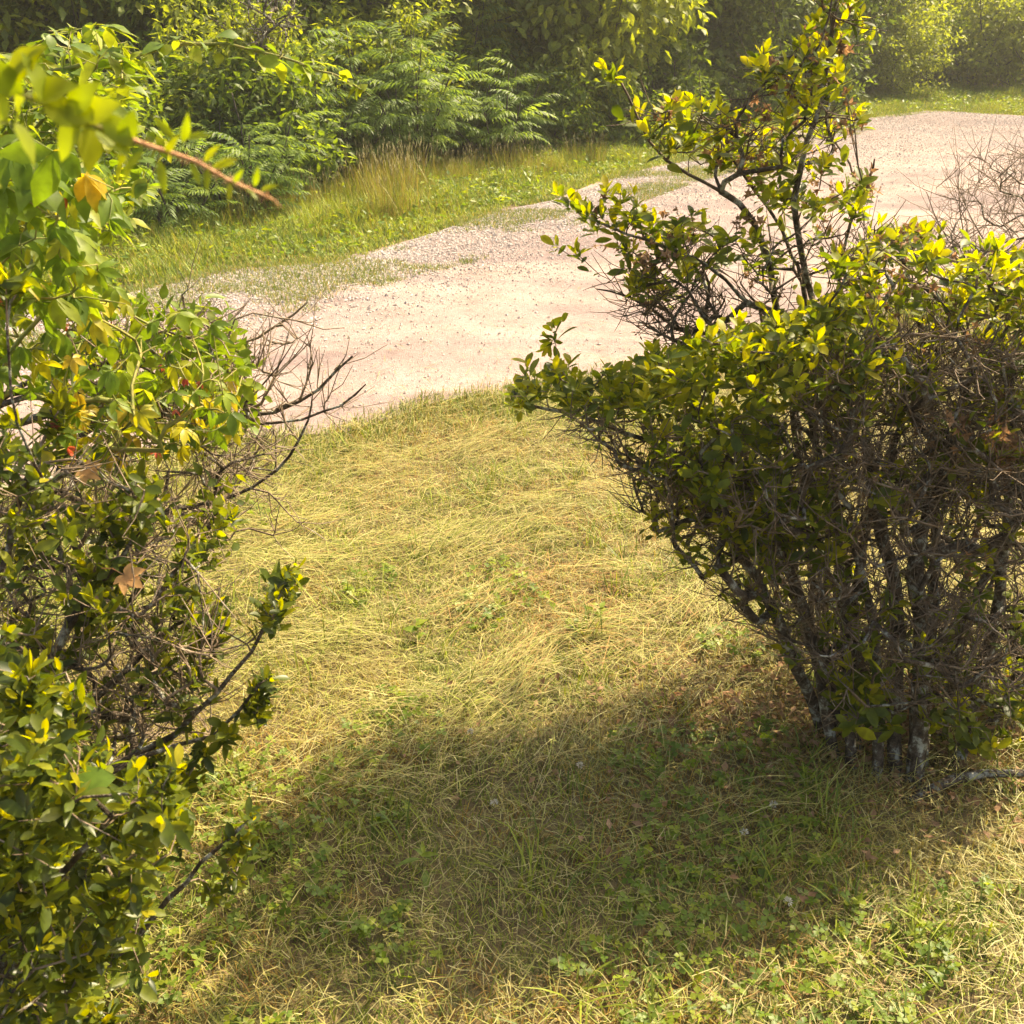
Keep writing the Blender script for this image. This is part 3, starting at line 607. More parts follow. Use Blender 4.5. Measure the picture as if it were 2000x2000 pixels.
# frond bushes (tall stems topped by long feathery leaves)
def make_fronds(label, pos, h, rad, n_stem, n_fr, seed, fl=.55):
    global rng
    keep = rng; rng = np.random.default_rng(900 + seed)
    base = np.array([pos[0], pos[1], float(gz(pos[0], pos[1])) - .02]); root = empty('frond_bush', base, label, 'bush', None); lv = Leaves()
    for k in range(n_stem):
        a = rng.random() * 6.28; rr = rad * math.sqrt(rng.random()); hh = h * rng.uniform(.55, 1.0) * (1 - .35 * (rr / rad) ** 2)
        b0 = base + [rr * .4 * math.cos(a), rr * .4 * math.sin(a), 0]; tp = base + [rr * math.cos(a), rr * math.sin(a), hh]
        L = smooth_line([b0, (b0 + tp) / 2 + rng.normal(0, .04, 3), tp], .15); tubes([(L, np.linspace(.012, .005, len(L)))], base, 'stem', M['trunk'], root)
        for j in range(n_fr):
            t = 1 - .55 * (j / n_fr) ** 1.0; p = L[min(len(L) - 1, int(t * (len(L) - 1)))]
            az = j * 2.4 + rng.normal(0, .3) + k; el = R(rng.uniform(15, 50) * t - 5)
            d = np.array([math.cos(az) * math.cos(el), math.sin(az) * math.cos(el), math.sin(el)])
            lv.add('frond%d' % rng.integers(4), 'sumac', p, d, UPV + rng.normal(0, .2, 3), fl * rng.uniform(.7, 1.15), 'frond')
    lv.finish(root, base, 300, 'fronds'); rng = keep; return root
make_fronds('largest feathery frond bush in the middle of the verge', wp(735, 345, .5), 1.55, .75, 20, 14, 1, .38)
make_fronds('wide feathery frond bush leaning toward the dark hollow', wp(930, 315, .3), 1.12, .75, 17, 14, 2, .36)
make_fronds('feathery frond bush behind the arching leafy spray', wp(560, 365, .6), 1.35, .7, 16, 14, 3, .35)
make_fronds('smaller feathery frond bush near the creeper', wp(430, 405, .2), 1.0, .65, 14, 13, 4, .34)
make_fronds('low feathery fronds growing out of the verge by the creeper', wp(290, 432, .1), .75, .6, 12, 12, 5, .30)
make_fronds('tall feathery frond bush back against the pale trees', wp(800, 325, 1.6), 1.9, .8, 16, 14, 6, .38)
# tangled bare brush among the trees
def bare_brush(label, base, poly, n, y0, y1, mk, tip, name='bare_brush', seed=0, stems=3):
    global rng
    keep = rng; rng = np.random.default_rng(seed); base = np.array([base[0], base[1], float(gz(base[0], base[1])) - .02])
    A = fill(poly, n, y0, y1); sk = Skeleton(); root = empty(name, base, label, 'shrub'); c = np.mean(A, axis=0)
    for k in range(stems):
        tgt = A[rng.integers(len(A))]; sk.stem([base + rng.normal(0, .04, 3) * [1, 1, 0], base + (c - base) * .45 + rng.normal(0, .05, 3), .5 * c + .5 * tgt], k, .01, .06, .006)
    sk.attach(np.array(A), base, .07, .004, .2, [3] * len(A), (.06, .2)); sk.build(root, base, M['bark'], M[mk], tip, .36, .005); rng = keep; return root
bare_brush('tangle of bare grey brush among the green trees', wp(500, 330, 1.0), [(430, -60), (560, -60), (560, 60), (500, 110), (430, 60)], 110, 9.2, 10.4, 'twig', .004, seed=41)
# tall seeding grass clumps on the verge
def tall_clump(seed):
    global rng
    keep = rng; rng = np.random.default_rng(seed); n = 90
    x = rng.normal(0, .13, n); y = rng.normal(0, .11, n)
    b1 = blades(x, y, rng.uniform(.22, .5, n), rng.uniform(.002, .004, n), rng.uniform(.1, .7, n), np.where(rng.random((n, 1)) < .5, LIME, TAN * .8) * rng.uniform(.7, 1.2, (n, 1)), z0=x * 0, nseg=3)
    n2 = 40; x = rng.normal(0, .13, n2); y = rng.normal(0, .11, n2); hh = rng.uniform(.35, .62, n2); az = rng.random(n2) * 6.28; ln = rng.uniform(.05, .35, n2)
    b2 = blades(x, y, hh, np.full(n2, .0016), ln, np.tile(TAN * .9, (n2, 1)), z0=x * 0, nseg=3, az=az)
    st = mesh_np('blades', np.concatenate([b1[0], b2[0]]), [np.concatenate([b1[1][0], b2[1][0] + len(b1[0])]), np.concatenate([b1[2][0], b2[2][0] + len(b1[0])])], [M['grass']], col=np.concatenate([b1[3], b2[3]]))
    tips = b2[0].reshape(n2, -1, 3)[:, -1]; sv = T['capsule'][0] * np.array([.09, .02, .02]) - np.array([.06, 0, 0]); d = np.stack([np.cos(az) * ln, np.sin(az) * ln, np.ones(n2)], 1)
    Fm = frames(d, rng.normal(0, 1, (n2, 3))); V = np.einsum('nij,kj->nki', Fm, sv) + tips[:, None]
    hd = mesh_np('seed_heads', V.reshape(-1, 3), [(T['capsule'][1][0][None] + (np.arange(n2) * 5)[:, None, None]).reshape(-1, 3)], [M['straw']], col=np.tile(np.array([.30, .26, .11]), (n2 * 5, 1)))
    rng = keep; return st, hd
tc = [tall_clump(60 + i) for i in range(3)]
for i in range(26):
    px = [690, 720, 745, 765, 735, 705, 790, 655, 625, 600, 830, 860, 540, 905, 945, 985, 1010, 1040, 570, 500, 1080, 455, 880, 760, 725, 1120][i]
    g = gp(px * K, np.interp(px, [450, 620, 900, 1090, 1150], [412, 372, 330, 315, 300]) * K + (55 if i in (23, 24) else rng.uniform(0, 26)))
    o = empty('tall_grass_clump', (g[0], g[1], float(gz(g[0], g[1]))), 'clump of tall straw coloured seeding grass at the back of the verge', 'grass clump', 'tall seeding grass clumps on the verge')
    sc = (.85 if 690 <= px <= 790 else .62) * rng.uniform(.8, 1.1); o.scale = (sc, sc, sc); o.rotation_euler = (0, 0, rng.random() * 6.28)
    link('blades', tc[i % 3][0], o); link('seed_heads', tc[i % 3][1], o)['kind'] = 'stuff'

# ================================================================== AZALEAS ON THE RIGHT
def bush(name, label, cat, base, stems, jobs, m_thick='bark', m_thin='dark_twig', r0=.011, n_ind=300, seed=0, tip=.0011, step=.045, up=.25, jit=.004, pw=.38, spray=3):
    """stems: lists of 3-D points; jobs: (points, function(leaves, p, direction)) - every point gets a twig, then its leaves"""
    global rng
    keep = rng; rng = np.random.default_rng(seed)
    base = np.array([base[0], base[1], float(gz(base[0], base[1])) - .01]); root = empty(name, base, label, cat); sk = Skeleton()
    for k, st in enumerate(stems):
        r = r0; pts = st
        if isinstance(st, tuple): pts, r = st
        sk.stem(pts, k, r, .05, .0022)
    allp = [p for P, f in jobs for p in P]; own = [f for P, f in jobs for p in P]
    res = sk.attach(np.array(allp), base, step, jit, up, [0 if f else int(spray) for f in own]); sk.build(root, base, M[m_thick], M[m_thin], tip, pw)
    lv = Leaves()
    for p, f, (nd, d) in zip(allp, own, res):
        if f: f(lv, np.asarray(p), np.asarray(d))
    lv.finish(root, base, n_ind); rng = keep; return root
AZ = ['az', 'az2', 'az3', 'az']
def az_leaf(size=.05, new=.45, dead=0.0, mk='azalea', n=(4, 8), caps=0, upw=.6, keys=AZ):
    def f(lv, p, d):
        ax = d * (1 - upw) + UPV * upw + rng.normal(0, .18, 3)
        k = rng.random()
        if rng.random() < caps:
            lv.add('capsule', 'dead', p, d + rng.normal(0, .2, 3), UPV, .016, 'seed_capsule'); return
        if k < dead:
            for _ in range(rng.integers(4, 8)): lv.add('crumple', 'dead', p + rng.normal(0, .016, 3), rng.normal(0, 1, 3), rng.normal(0, 1, 3), size * rng.uniform(.35, .6), 'dead_blossom')
            lv.whorl(keys, mk, p, ax, rng.integers(2, 5), size * .9, (35, 80)); return
        lv.whorl(keys, mk, p - ax * .010, ax, rng.integers(*n), size, (42, 78), jit=.005)
        if rng.random() < new: lv.whorl(keys, 'azalea_new', p + ax * .01, ax, rng.integers(3, 6), size * .9, (18, 58), jit=.004)
        if rng.random() < .45: lv.whorl(keys, mk, p - d * .045, ax, rng.integers(2, 4), size * .9, (50, 90))
    return f
def st(base, *pts): return [np.array([base[0], base[1], -.02])] + [at(*q) for q in pts]
def gpd(px, py): return gp(px * K, py * K)
rootA = gpd(1650, 1420)
stA = [(st(gpd(1560, 1385), (1480, 1200, 1.95), (1410, 1060, 2.0), (1290, 880, 2.08), (1140, 800, 2.12), (1000, 765, 2.18)), .012),
       (st(gpd(1580, 1435), (1530, 1200, 1.98), (1460, 1000, 2.05), (1360, 820, 2.12), (1240, 700, 2.2)), .011),
       (st(gpd(1610, 1455), (1590, 1150, 2.0), (1565, 920, 2.1), (1500, 720, 2.2), (1450, 610, 2.28)), .013),
       (st(gpd(1690, 1470), (1692, 1150, 2.0), (1650, 940, 2.05), (1625, 750, 2.12), (1600, 600, 2.2)), .013),
       (st(gpd(1740, 1465), (1760, 1150, 2.1), (1765, 900, 2.2), (1745, 650, 2.28), (1700, 480, 2.36)), .014),
       (st(gpd(1800, 1470), (1870, 1200, 2.0), (1905, 920, 2.1), (1890, 660, 2.2), (1850, 480, 2.28)), .012),
       (st(gpd(1840, 1405), (1985, 1150, 2.1), (2060, 850, 2.2), (2040, 620, 2.2), (1980, 500, 2.22)), .013),
       (st(gpd(1690, 1520), (1750, 1490, 1.765), (1850, 1462, 1.80), (1960, 1455, 1.80), (2060, 1425, 1.82)), .016),
       (st(gpd(1625, 1425), (1610, 1180, 2.05), (1640, 980, 2.15), (1700, 800, 2.25), (1720, 640, 2.3)), .010),
       (st(gpd(1660, 1480), (1650, 1200, 1.92), (1600, 1000, 1.95), (1500, 860, 2.0), (1420, 740, 2.05)), .009),
       (st(gpd(1725, 1490), (1740, 1250, 1.9), (1730, 1050, 1.95), (1800, 850, 2.0), (1830, 700, 2.05)), .011),
       (st(gpd(1770, 1410), (1830, 1150, 2.1), (1960, 900, 2.2), (2020, 700, 2.25)), .010),
       (st(gpd(1590, 1395), (1560, 1250, 2.05), (1500, 1130, 2.15), (1400, 990, 2.25), (1300, 860, 2.35)), .008),
       (st(gpd(1650, 1390), (1600, 1100, 2.3), (1560, 850, 2.5), (1480, 680, 2.55)), .012),
       (st(gpd(1760, 1390), (1820, 1100, 2.4), (1880, 800, 2.55), (1900, 560, 2.6)), .012)]
PL = [(955, 765), (985, 690), (1060, 695), (1150, 690), (1260, 650), (1380, 620), (1480, 590), (1640, 560), (1680, 640), (1620, 760), (1480, 800), (1340, 800), (1200, 790), (1080, 772)]
PB = [(1220, 800), (1460, 800), (1500, 940), (1545, 1040), (1400, 1040), (1290, 960), (1235, 870)]
PR = [(1560, 520), (1590, 440), (1700, 430), (1850, 450), (1950, 480), (2120, 480), (2150, 760), (1950, 740), (1800, 640), (1650, 600)]
PM = [(1500, 720), (1650, 620), (1900, 640), (2050, 800), (1980, 950), (1700, 960), (1550, 900)]
PD = [(1330, 900), (1500, 860), (2080, 860), (2080, 1260), (1900, 1330), (1560, 1300), (1440, 1120)]
sprigs = [at(*q) for q in [(1040, 650, 2.15), (1045, 630, 2.15), (1070, 690, 2.15), (1000, 700, 2.15), (985, 740, 2.15), (1460, 790, 1.95), (1465, 815, 1.95), (1440, 850, 1.95), (1290, 525, 2.2), (1540, 600, 2.0), (1570, 590, 2.0), (1600, 600, 2.0), (1500, 620, 2.0), (1640, 710, 2.0), (1900, 520, 2.0), (1920, 560, 2.0), (1880, 590, 2.0)]]
PW = [(1020, 775), (1180, 790), (1330, 800), (1500, 800), (1560, 920), (1480, 1080), (1380, 1020), (1230, 930), (1120, 840)]
PLa = [(955, 765), (985, 690), (1060, 695), (1150, 700), (1200, 700), (1200, 780), (1080, 772)]
PLb = [(1190, 790), (1190, 690), (1260, 650), (1380, 620), (1480, 590), (1640, 560), (1680, 640), (1640, 740), (1500, 780), (1340, 800)]
azA = bush('azalea_bush', 'broad many stemmed azalea with lichened stems and thick brown twigs inside', 'bush', rootA, stA,
    [(fill(PLa, 75, 1.95, 2.25), az_leaf(.034, .4)), (fill(PLb, 330, 1.8, 2.35), az_leaf(.038, .65)), (fill(PB, 170, 1.78, 2.3), az_leaf(.038, .3)), (fill(PR, 330, 1.9, 2.45), az_leaf(.038, .7, .12)),
     (fill([(1300, 920), (1560, 920), (1600, 1090), (1450, 1090)], 60, 1.8, 2.05), az_leaf(.038, .35)), (fill(PM, 110, 1.85, 2.1), az_leaf(.034, .6, .12)), (fill(PM, 950, 1.82, 2.4), None), (fill(PD, 1250, 1.76, 2.4), None),
     (fill([(1500, 1180), (2050, 1150), (2050, 1340), (1580, 1370)], 280, 1.72, 2.2), None), (fill(PW, 330, 1.85, 2.3), az_leaf(.03, 0, .05, caps=.35, n=(1, 3))), (fill(PW, 160, 1.85, 2.3), None), (fill(PR, 150, 2.0, 2.4), None), (fill(PD, 190, 1.78, 2.4), az_leaf(.036, .12, .1)),
     (fill([(1560, 1260), (1650, 1240), (1680, 1380), (1600, 1390)], 16, 1.74, 1.86), az_leaf(.055, .3)), (fill([(1720, 1320), (1930, 1300), (1960, 1400), (1780, 1430)], 50, 1.74, 2.1), az_leaf(.042, .12)), (fill([(1540, 1150), (1950, 1120), (2000, 1330), (1600, 1330)], 70, 1.75, 2.2), az_leaf(.036, .05)),
     (fill([(1800, 800), (1930, 800), (1930, 880), (1830, 860)], 12, 1.8, 1.9), az_leaf(.042, .3, 1.0)), (fill([(1170, 850), (1290, 900), (1450, 1080), (1560, 1300), (1500, 1260), (1350, 1100), (1220, 990)], 80, 1.85, 2.1), az_leaf(.032, .1, 0, caps=.25, n=(2, 5))), (fill([(1150, 830), (1290, 880), (1450, 1060), (1560, 1290), (1480, 1240), (1330, 1100), (1200, 980)], 130, 1.85, 2.15), None), (sprigs, az_leaf(.046, 1.0))], seed=101, tip=.0012, m_thin='azalea_twig')
rootB = np.array([.93, 2.46, 0])
stB = [(st(rootB, (1560, 700, 2.40), (1520, 520, 2.36), (1500, 380, 2.34), (1525, 270, 2.34), (1560, 130, 2.34), (1580, -10, 2.34), (1590, -150, 2.34)), .009),
       (st(rootB + [-.03, .02, 0], (1490, 690, 2.40), (1400, 560, 2.34), (1300, 480, 2.29), (1180, 440, 2.26), (1090, 400, 2.24)), .007),
       (st(rootB + [-.02, -.03, 0], (1480, 660, 2.34), (1420, 420, 2.29), (1300, 330, 2.24), (1225, 270, 2.24), (1190, 185, 2.24), (1160, 148, 2.24)), .006),
       (st(rootB + [.03, 0, 0], (1580, 660, 2.40), (1590, 480, 2.39), (1630, 360, 2.39), (1650, 300, 2.39)), .008),
       (st(rootB + [-.05, .04, 0], (1430, 700, 2.44), (1280, 620, 2.44), (1190, 560, 2.44), (1125, 545, 2.44)), .006),
       (st(rootB + [0, .05, 0], (1530, 640, 2.49), (1470, 430, 2.49), (1380, 300, 2.49), (1330, 220, 2.49)), .008)]
Q1 = [(1200, 215), (1300, 185), (1440, 205), (1560, 215), (1680, 225), (1570, 270), (1480, 320), (1330, 320), (1240, 275)]
Q2 = [(1410, 115), (1500, 90), (1540, 40), (1560, -50), (1620, -50), (1600, 60), (1600, 150), (1560, 200), (1450, 215)]
Q6 = [(1530, -30), (1480, -130), (1560, -210), (1680, -150), (1640, -30)]
Q3 = [(1400, 320), (1560, 290), (1660, 330), (1640, 400), (1540, 420), (1450, 390)]
Q4 = [(1260, 400), (1400, 390), (1500, 430), (1490, 540), (1330, 540), (1260, 490)]
Q5 = [(1130, 540), (1300, 450), (1640, 430), (1660, 560), (1500, 660), (1200, 640)]
ends = [at(*q) for q in [(1160, 145, 2.24), (1140, 140, 2.24), (1175, 220, 2.24), (1080, 385, 2.24), (1060, 372, 2.24), (1100, 400, 2.24), (1145, 365, 2.24), (1180, 395, 2.24), (1195, 420, 2.24), (1050, 465, 2.24), (1090, 480, 2.24), (1200, 480, 2.29), (1230, 520, 2.29), (1265, 480, 2.29), (1280, 450, 2.29), (1240, 470, 2.29), (1210, 500, 2.29), (1180, 480, 2.29), (1630, 60, 2.34), (1645, 75, 2.34), (1620, 35, 2.34)]]
azB = bush('azalea_bush', 'tall airy azalea with brown withered blossoms and yellow green leaf tips', 'bush', rootB, stB,
    [(fill([(1150, 460), (1230, 430), (1310, 440), (1330, 560), (1210, 570)], 34, 2.2, 2.5), az_leaf(.04, .6, .45)), (fill([(1190, 560), (1330, 540), (1400, 640), (1250, 660)], 60, 2.2, 2.5), None), (fill([(1060, 370), (1200, 370), (1220, 440), (1100, 430)], 14, 2.2, 2.35), az_leaf(.04, .8, .3)), (ends, az_leaf(0.037, .9, .15)), (fill(Q6, 50, 2.14, 2.50), az_leaf(0.039, .6, .3)), (fill(Q1, 84, 2.14, 2.65), az_leaf(0.039, .8, .28)), (fill(Q2, 54, 2.14, 2.50), az_leaf(0.037, .7, .35)), (fill(Q3, 48, 2.14, 2.60), az_leaf(0.039, .7, .3)),
     (fill(Q4, 30, 2.19, 2.60), az_leaf(0.045, .1, .1)), (fill(Q5, 190, 2.19, 2.70), az_leaf(0.031, 0, .05, caps=.9)), (fill(Q1, 45, 2.14, 2.60), None), (fill(Q2, 25, 2.24, 2.50), None), (fill(Q5, 110, 2.19, 2.70), None)], seed=102, r0=.008, tip=.0011)
bare_brush('leafless grey twiggy shrub behind the broad azalea', (2.75, 4.35), [(1735, 440), (1770, 340), (1820, 290), (1932, 285), (2150, 240), (2250, 330), (2250, 560), (1780, 520)], 640, 3.8, 5.0, 'twig', .0010, 'leafless_shrub', seed=43, stems=9)

# ================================================================== SHRUBS AND VINES ON THE LEFT
def gloss(size=.05, n=(5, 8), new=.35, upw=.5):
    def f(lv, p, d):
        ax = d * (1 - upw) + UPV * upw + rng.normal(0, .15, 3); ax /= np.linalg.norm(ax)
        for q in range(rng.integers(2, 4)): lv.whorl(['az', 'lance', 'az3', 'az'], 'glossy' if rng.random() > .25 else 'azalea', p - ax * .022 * q, ax, rng.integers(3, 6), size, (38, 78), jit=.005)
        if rng.random() < new: lv.whorl(['az', 'az3'], 'azalea_new', p + ax * .008, ax, 3, size * .7, (10, 40), jit=.004)
    return f
rootD = np.array([-.98, 1.2, 0])
stD = [st(rootD, (130, 1880, 1.2), (280, 1740, 1.25), (380, 1630, 1.28), (455, 1560, 1.3)),
       st(rootD, (40, 1640, 1.25), (180, 1460, 1.35), (330, 1385, 1.4), (470, 1230, 1.45), (540, 1100, 1.5)),
       st(rootD, (100, 1560, 1.25), (260, 1430, 1.35), (400, 1390, 1.4), (490, 1290, 1.42)),
       st(rootD, (20, 1450, 1.3), (130, 1180, 1.45), (220, 1060, 1.5), (300, 940, 1.55)),
       st(rootD, (-60, 1400, 1.3), (20, 1000, 1.45), (70, 860, 1.5), (115, 760, 1.55)),
       st(rootD, (40, 1800, 1.1), (120, 1650, 1.0), (210, 1540, 1.0)),
       st(rootD, (60, 1480, 1.4), (220, 1280, 1.5), (330, 1180, 1.55)),
       st(rootD, (-40, 1500, 1.2), (10, 1350, 1.1), (40, 1280, 1.05))]
shoots = []
for (x0, y0, x1, y1, Y, n_) in [(500, 1195, 545, 1060, 1.48, 9), (500, 1150, 560, 1110, 1.48, 4), (330, 1230, 345, 1110, 1.52, 7), (380, 1200, 430, 1130, 1.52, 4), (360, 1240, 420, 1200, 1.5, 4),
        (470, 1330, 515, 1270, 1.42, 5), (420, 1380, 500, 1330, 1.42, 6), (440, 1640, 462, 1545, 1.3, 6), (400, 1690, 440, 1640, 1.3, 4), (230, 1000, 300, 930, 1.55, 7), (250, 960, 270, 900, 1.55, 3),
        (90, 830, 130, 730, 1.55, 8), (130, 1140, 220, 1070, 1.5, 8), (160, 1180, 240, 1120, 1.5, 5), (330, 1480, 390, 1400, 1.38, 8), (250, 1460, 330, 1420, 1.35, 6), (20, 1340, 60, 1260, 1.05, 7), (0, 560, 40, 500, 1.3, 6), (0, 880, 30, 800, 1.3, 5), (400, 1010, 450, 960, 1.6, 4)]:
    for q in range(n_):
        t = (q + .3) / n_; shoots.append(at(x0 + (x1 - x0) * t + rng.normal(0, 9), y0 + (y1 - y0) * t + rng.normal(0, 9), Y + rng.normal(0, .03)))
DM = [(-120, 1240), (50, 1270), (130, 1370), (290, 1460), (360, 1500), (330, 1600), (290, 1650), (270, 1760), (290, 1830), (190, 1880), (200, 1990), (-120, 2000)]
DT = [(-100, 850), (200, 850), (400, 1050), (420, 1250), (300, 1400), (-100, 1350)]
for q_ in inpoly(DM, 46):
    lean = rng.normal(15, 22); tall = rng.uniform(50, 120); Yq = rng.uniform(.9, 1.3)
    for t_ in np.linspace(0, 1, 6): shoots.append(at(q_[0] + lean * t_ + rng.normal(0, 4), q_[1] - tall * t_ + 20, Yq))
azD = bush('glossy_azalea', 'glossy dark leaved azalea crowding the lawn edge opposite the broad azalea', 'bush', rootD, stD,
    [(shoots, gloss(.036, new=.9)), (fill(DM, 190, .85, 1.35), gloss(.034, new=.8)), (fill(DM, 110, 1.2, 1.6), gloss(.036, new=.4)), (fill(DT, 200, 1.32, 1.75), gloss(.034, new=.65)), (fill(DT, 420, 1.35, 1.95), None),
     (fill([(200, 1150), (420, 1150), (400, 1400), (200, 1450)], 110, 1.4, 1.8), None)], m_thin='twig', seed=103, r0=.008, n_ind=300)
rootE = np.array([-1.75, 2.1, 0])
def lich(*a): return [at(*q) for q in a]
stE = [(st(rootE, (-120, 900, 2.05), (60, 790, 2.0), (220, 768, 2.0), (400, 785, 2.0), (520, 775, 2.0), (600, 735, 2.0), (665, 672, 2.0)), .009),
       (st(rootE + [0, .05, 0], (-100, 860, 2.1), (100, 740, 2.1), (250, 760, 2.1), (420, 800, 2.1), (570, 790, 2.1), (640, 765, 2.1), (690, 725, 2.1)), .007),
       (st(rootE + [.05, -.05, 0], (-60, 1020, 1.95), (150, 960, 1.9), (300, 965, 1.9), (420, 940, 1.9), (520, 890, 1.9), (565, 830, 1.9), (588, 765, 1.9)), .007),
       (st(rootE + [.02, .08, 0], (-60, 820, 2.2), (150, 700, 2.2), (300, 680, 2.2), (440, 650, 2.2), (520, 620, 2.2), (580, 570, 2.2)), .007),
       (st(rootE + [.02, .02, 0], (-40, 1100, 1.8), (160, 1080, 1.75), (300, 1090, 1.75), (380, 1130, 1.72)), .006)]
fine = []
for (x0, y0, x1, y1, Y) in [(430, 690, 560, 605, 2.0), (480, 680, 545, 610, 2.1), (500, 720, 585, 655, 2.0), (560, 745, 640, 690, 2.0), (570, 750, 585, 700, 2.0), (590, 790, 660, 770, 2.1), (600, 780, 625, 740, 2.1), (580, 790, 590, 745, 1.9), (470, 880, 540, 800, 1.9), (450, 930, 480, 860, 1.95), (340, 600, 355, 545, 2.2), (330, 620, 345, 560, 2.2), (500, 930, 515, 1010, 1.9), (520, 900, 560, 985, 1.9), (510, 660, 560, 640, 2.1), (420, 800, 560, 850, 2.1)]:
    for t in (.5, 1): fine.append(at(x0 + (x1 - x0) * t, y0 + (y1 - y0) * t, Y))
def small_leaf(prob=.5, size=.03, mk='creeper'):
    def f(lv, p, d):
        if rng.random() < prob: lv.whorl(['oval', 'lance'], mk, p, d, rng.integers(1, 4), size, (30, 80))
    return f
EP = [(100, 620), (440, 600), (540, 700), (560, 850), (470, 960), (420, 1040), (100, 1040)]
shE = bush('lichened_shrub', 'half bare twiggy shrub with grey lichen reaching out over the drive edge', 'shrub', rootE, stE,
    [(fine, None), (fill(EP, 330, 1.75, 2.5), None), (fill([(380, 640), (520, 640), (580, 780), (560, 860), (440, 900), (380, 800)], 14, 1.8, 2.3), None), (fill([(60, 560), (440, 560), (480, 800), (60, 820)], 240, 1.9, 2.4), small_leaf(.9, .045, 'weed')), (fill([(200, 620), (440, 620), (500, 800), (300, 850), (150, 800)], 330, 1.75, 2.3), small_leaf(.9, .04, 'weed')), (fill([(380, 850), (470, 950), (430, 1100), (330, 1050)], 60, 1.6, 1.9), small_leaf(.8, .03, 'azalea'))],
    m_thin='twig', seed=104, r0=.007, up=.1)
# five-fingered creeper climbing over them
rootF = np.array([-1.5, 1.62, 0])
stF = [(st(rootF, (-80, 1000, 1.6), (-40, 700, 1.6), (30, 500, 1.6), (60, 380, 1.6), (110, 290, 1.6)), .005),
       (st(rootF + [.02, 0, 0], (-60, 900, 1.7), (40, 640, 1.75), (150, 560, 1.8), (260, 600, 1.85), (380, 660, 1.9), (450, 700, 1.9)), .004),
       (st(rootF + [0, .04, 0], (-90, 800, 1.75), (-20, 500, 1.8), (60, 400, 1.85), (160, 420, 1.9)), .004)]
def palm(size=.1, yel=.12, red=.03):
    def f(lv, p, d):
        k = rng.random(); mk = 'redleaf' if k < red else ('yellow' if k < red + yel else 'creeper')
        out = rng.normal(0, 1, 3) * [1, 1, .3] + [.35, -.5, -.55]; sz = size * rng.uniform(.55, 1.2) * (.5 if mk == 'redleaf' else 1)
        lv.add(['palm', 'palm2', 'tri'][rng.integers(3)], mk, p, out, UPV + rng.normal(0, .35, 3) + [0, -.3, 0], sz)
    return f
FP1 = [(-120, 260), (60, 250), (190, 300), (220, 420), (170, 560), (-120, 600)]
FP2 = [(-60, 540), (180, 500), (300, 560), (440, 620), (480, 720), (380, 780), (100, 760), (-60, 700)]
FP3 = [(60, 760), (450, 740), (450, 820), (300, 860), (80, 900)]
big = [at(*q) for q in [(100, 285, 1.35), (160, 330, 1.4), (60, 330, 1.4), (30, 280, 1.4), (130, 440, 1.5), (40, 440, 1.5), (170, 565, 1.6), (165, 590, 1.6), (230, 700, 1.7), (300, 720, 1.75), (430, 710, 1.9), (250, 760, 1.75), (340, 800, 1.8)]]
vnF = bush('five_leaf_creeper', 'climbing creeper with five fingered leaves, some turned yellow or red', 'vine', rootF, stF,
    [(big, palm(.12, .25, 0)), (fill(FP1, 210, 1.4, 2.0), palm(.08, .06)), (fill(FP2, 220, 1.5, 2.2), palm(.064, .16)), (fill(FP3, 110, 1.5, 2.0), palm(.06, .5, .02))], m_thick='greenstem', m_thin='greenstem', seed=105, r0=.004, up=.1)
# arching spray and the pale leafy briar behind it
rootG = np.array([-2.0, 2.35, 0])
stG = [(st(rootG, (-140, 600, 2.3), (-60, 300, 2.3), (60, 160, 2.3), (170, 120, 2.25), (260, 105, 2.2), (345, 86, 2.2), (430, 83, 2.2), (520, 105, 2.2), (600, 130, 2.2), (650, 150, 2.2), (700, 182, 2.2)), .005),
       (st(rootG + [.05, 0, 0], (-100, 650, 2.3), (20, 320, 2.25), (110, 190, 2.25), (180, 130, 2.2), (190, 95, 2.2)), .004),
       (st(rootG + [-.05, 0, 0], (-160, 500, 2.4), (-40, 230, 2.4), (60, 90, 2.4), (130, 60, 2.4)), .004)]
arch = []
for t in np.linspace(0, 1, 30):
    px = 230 + 450 * t; arch.append(at(px, np.interp(px, [230, 260, 345, 430, 520, 600, 650, 700], [112, 105, 86, 83, 105, 130, 150, 182]) + rng.uniform(-14, 10), 2.2 + rng.normal(0, .02)))
def oval(size=.06, mk='creeper', n=(2, 4), drop=.3, keys=('oval', 'lance', 'oval')):
    def f(lv, p, d):
        for _ in range(rng.integers(*n)):
            a = rng.random() * 6.28; dd = np.array([math.cos(a), math.sin(a) * .7, rng.uniform(-.9, .5)]) + [.2, -.1, -drop * .3]
            lv.add(keys[rng.integers(len(keys))], mk if rng.random() > .3 else 'tree_b', p + rng.normal(0, .006, 3), dd, UPV + rng.normal(0, .4, 3), size * rng.uniform(.6, 1.15))
    return f
GP = [(-140, 60), (30, 90), (110, 40), (230, 60), (260, 110), (230, 200), (150, 240), (-140, 300)]
brG = bush('leafy_briar', 'pale green leafy briar sending one long arching spray towards the frond bushes', 'shrub', rootG, stG,
    [(arch, oval(.045, 'weed')), (fill(GP, 230, 2.0, 2.7), oval(.048, 'weed', (3, 6))), (lich((185, 95, 2.2), (200, 110, 2.2), (240, 115, 2.2)), oval(.08, 'creeper', (1, 3), 1.5)), (fill([(0, 230), (230, 180), (330, 280), (200, 480), (0, 480)], 150, 2.1, 2.7), oval(.048, 'creeper', (3, 6)))],
    m_thick='greenstem', m_thin='greenstem', seed=106, r0=.004, up=.15)
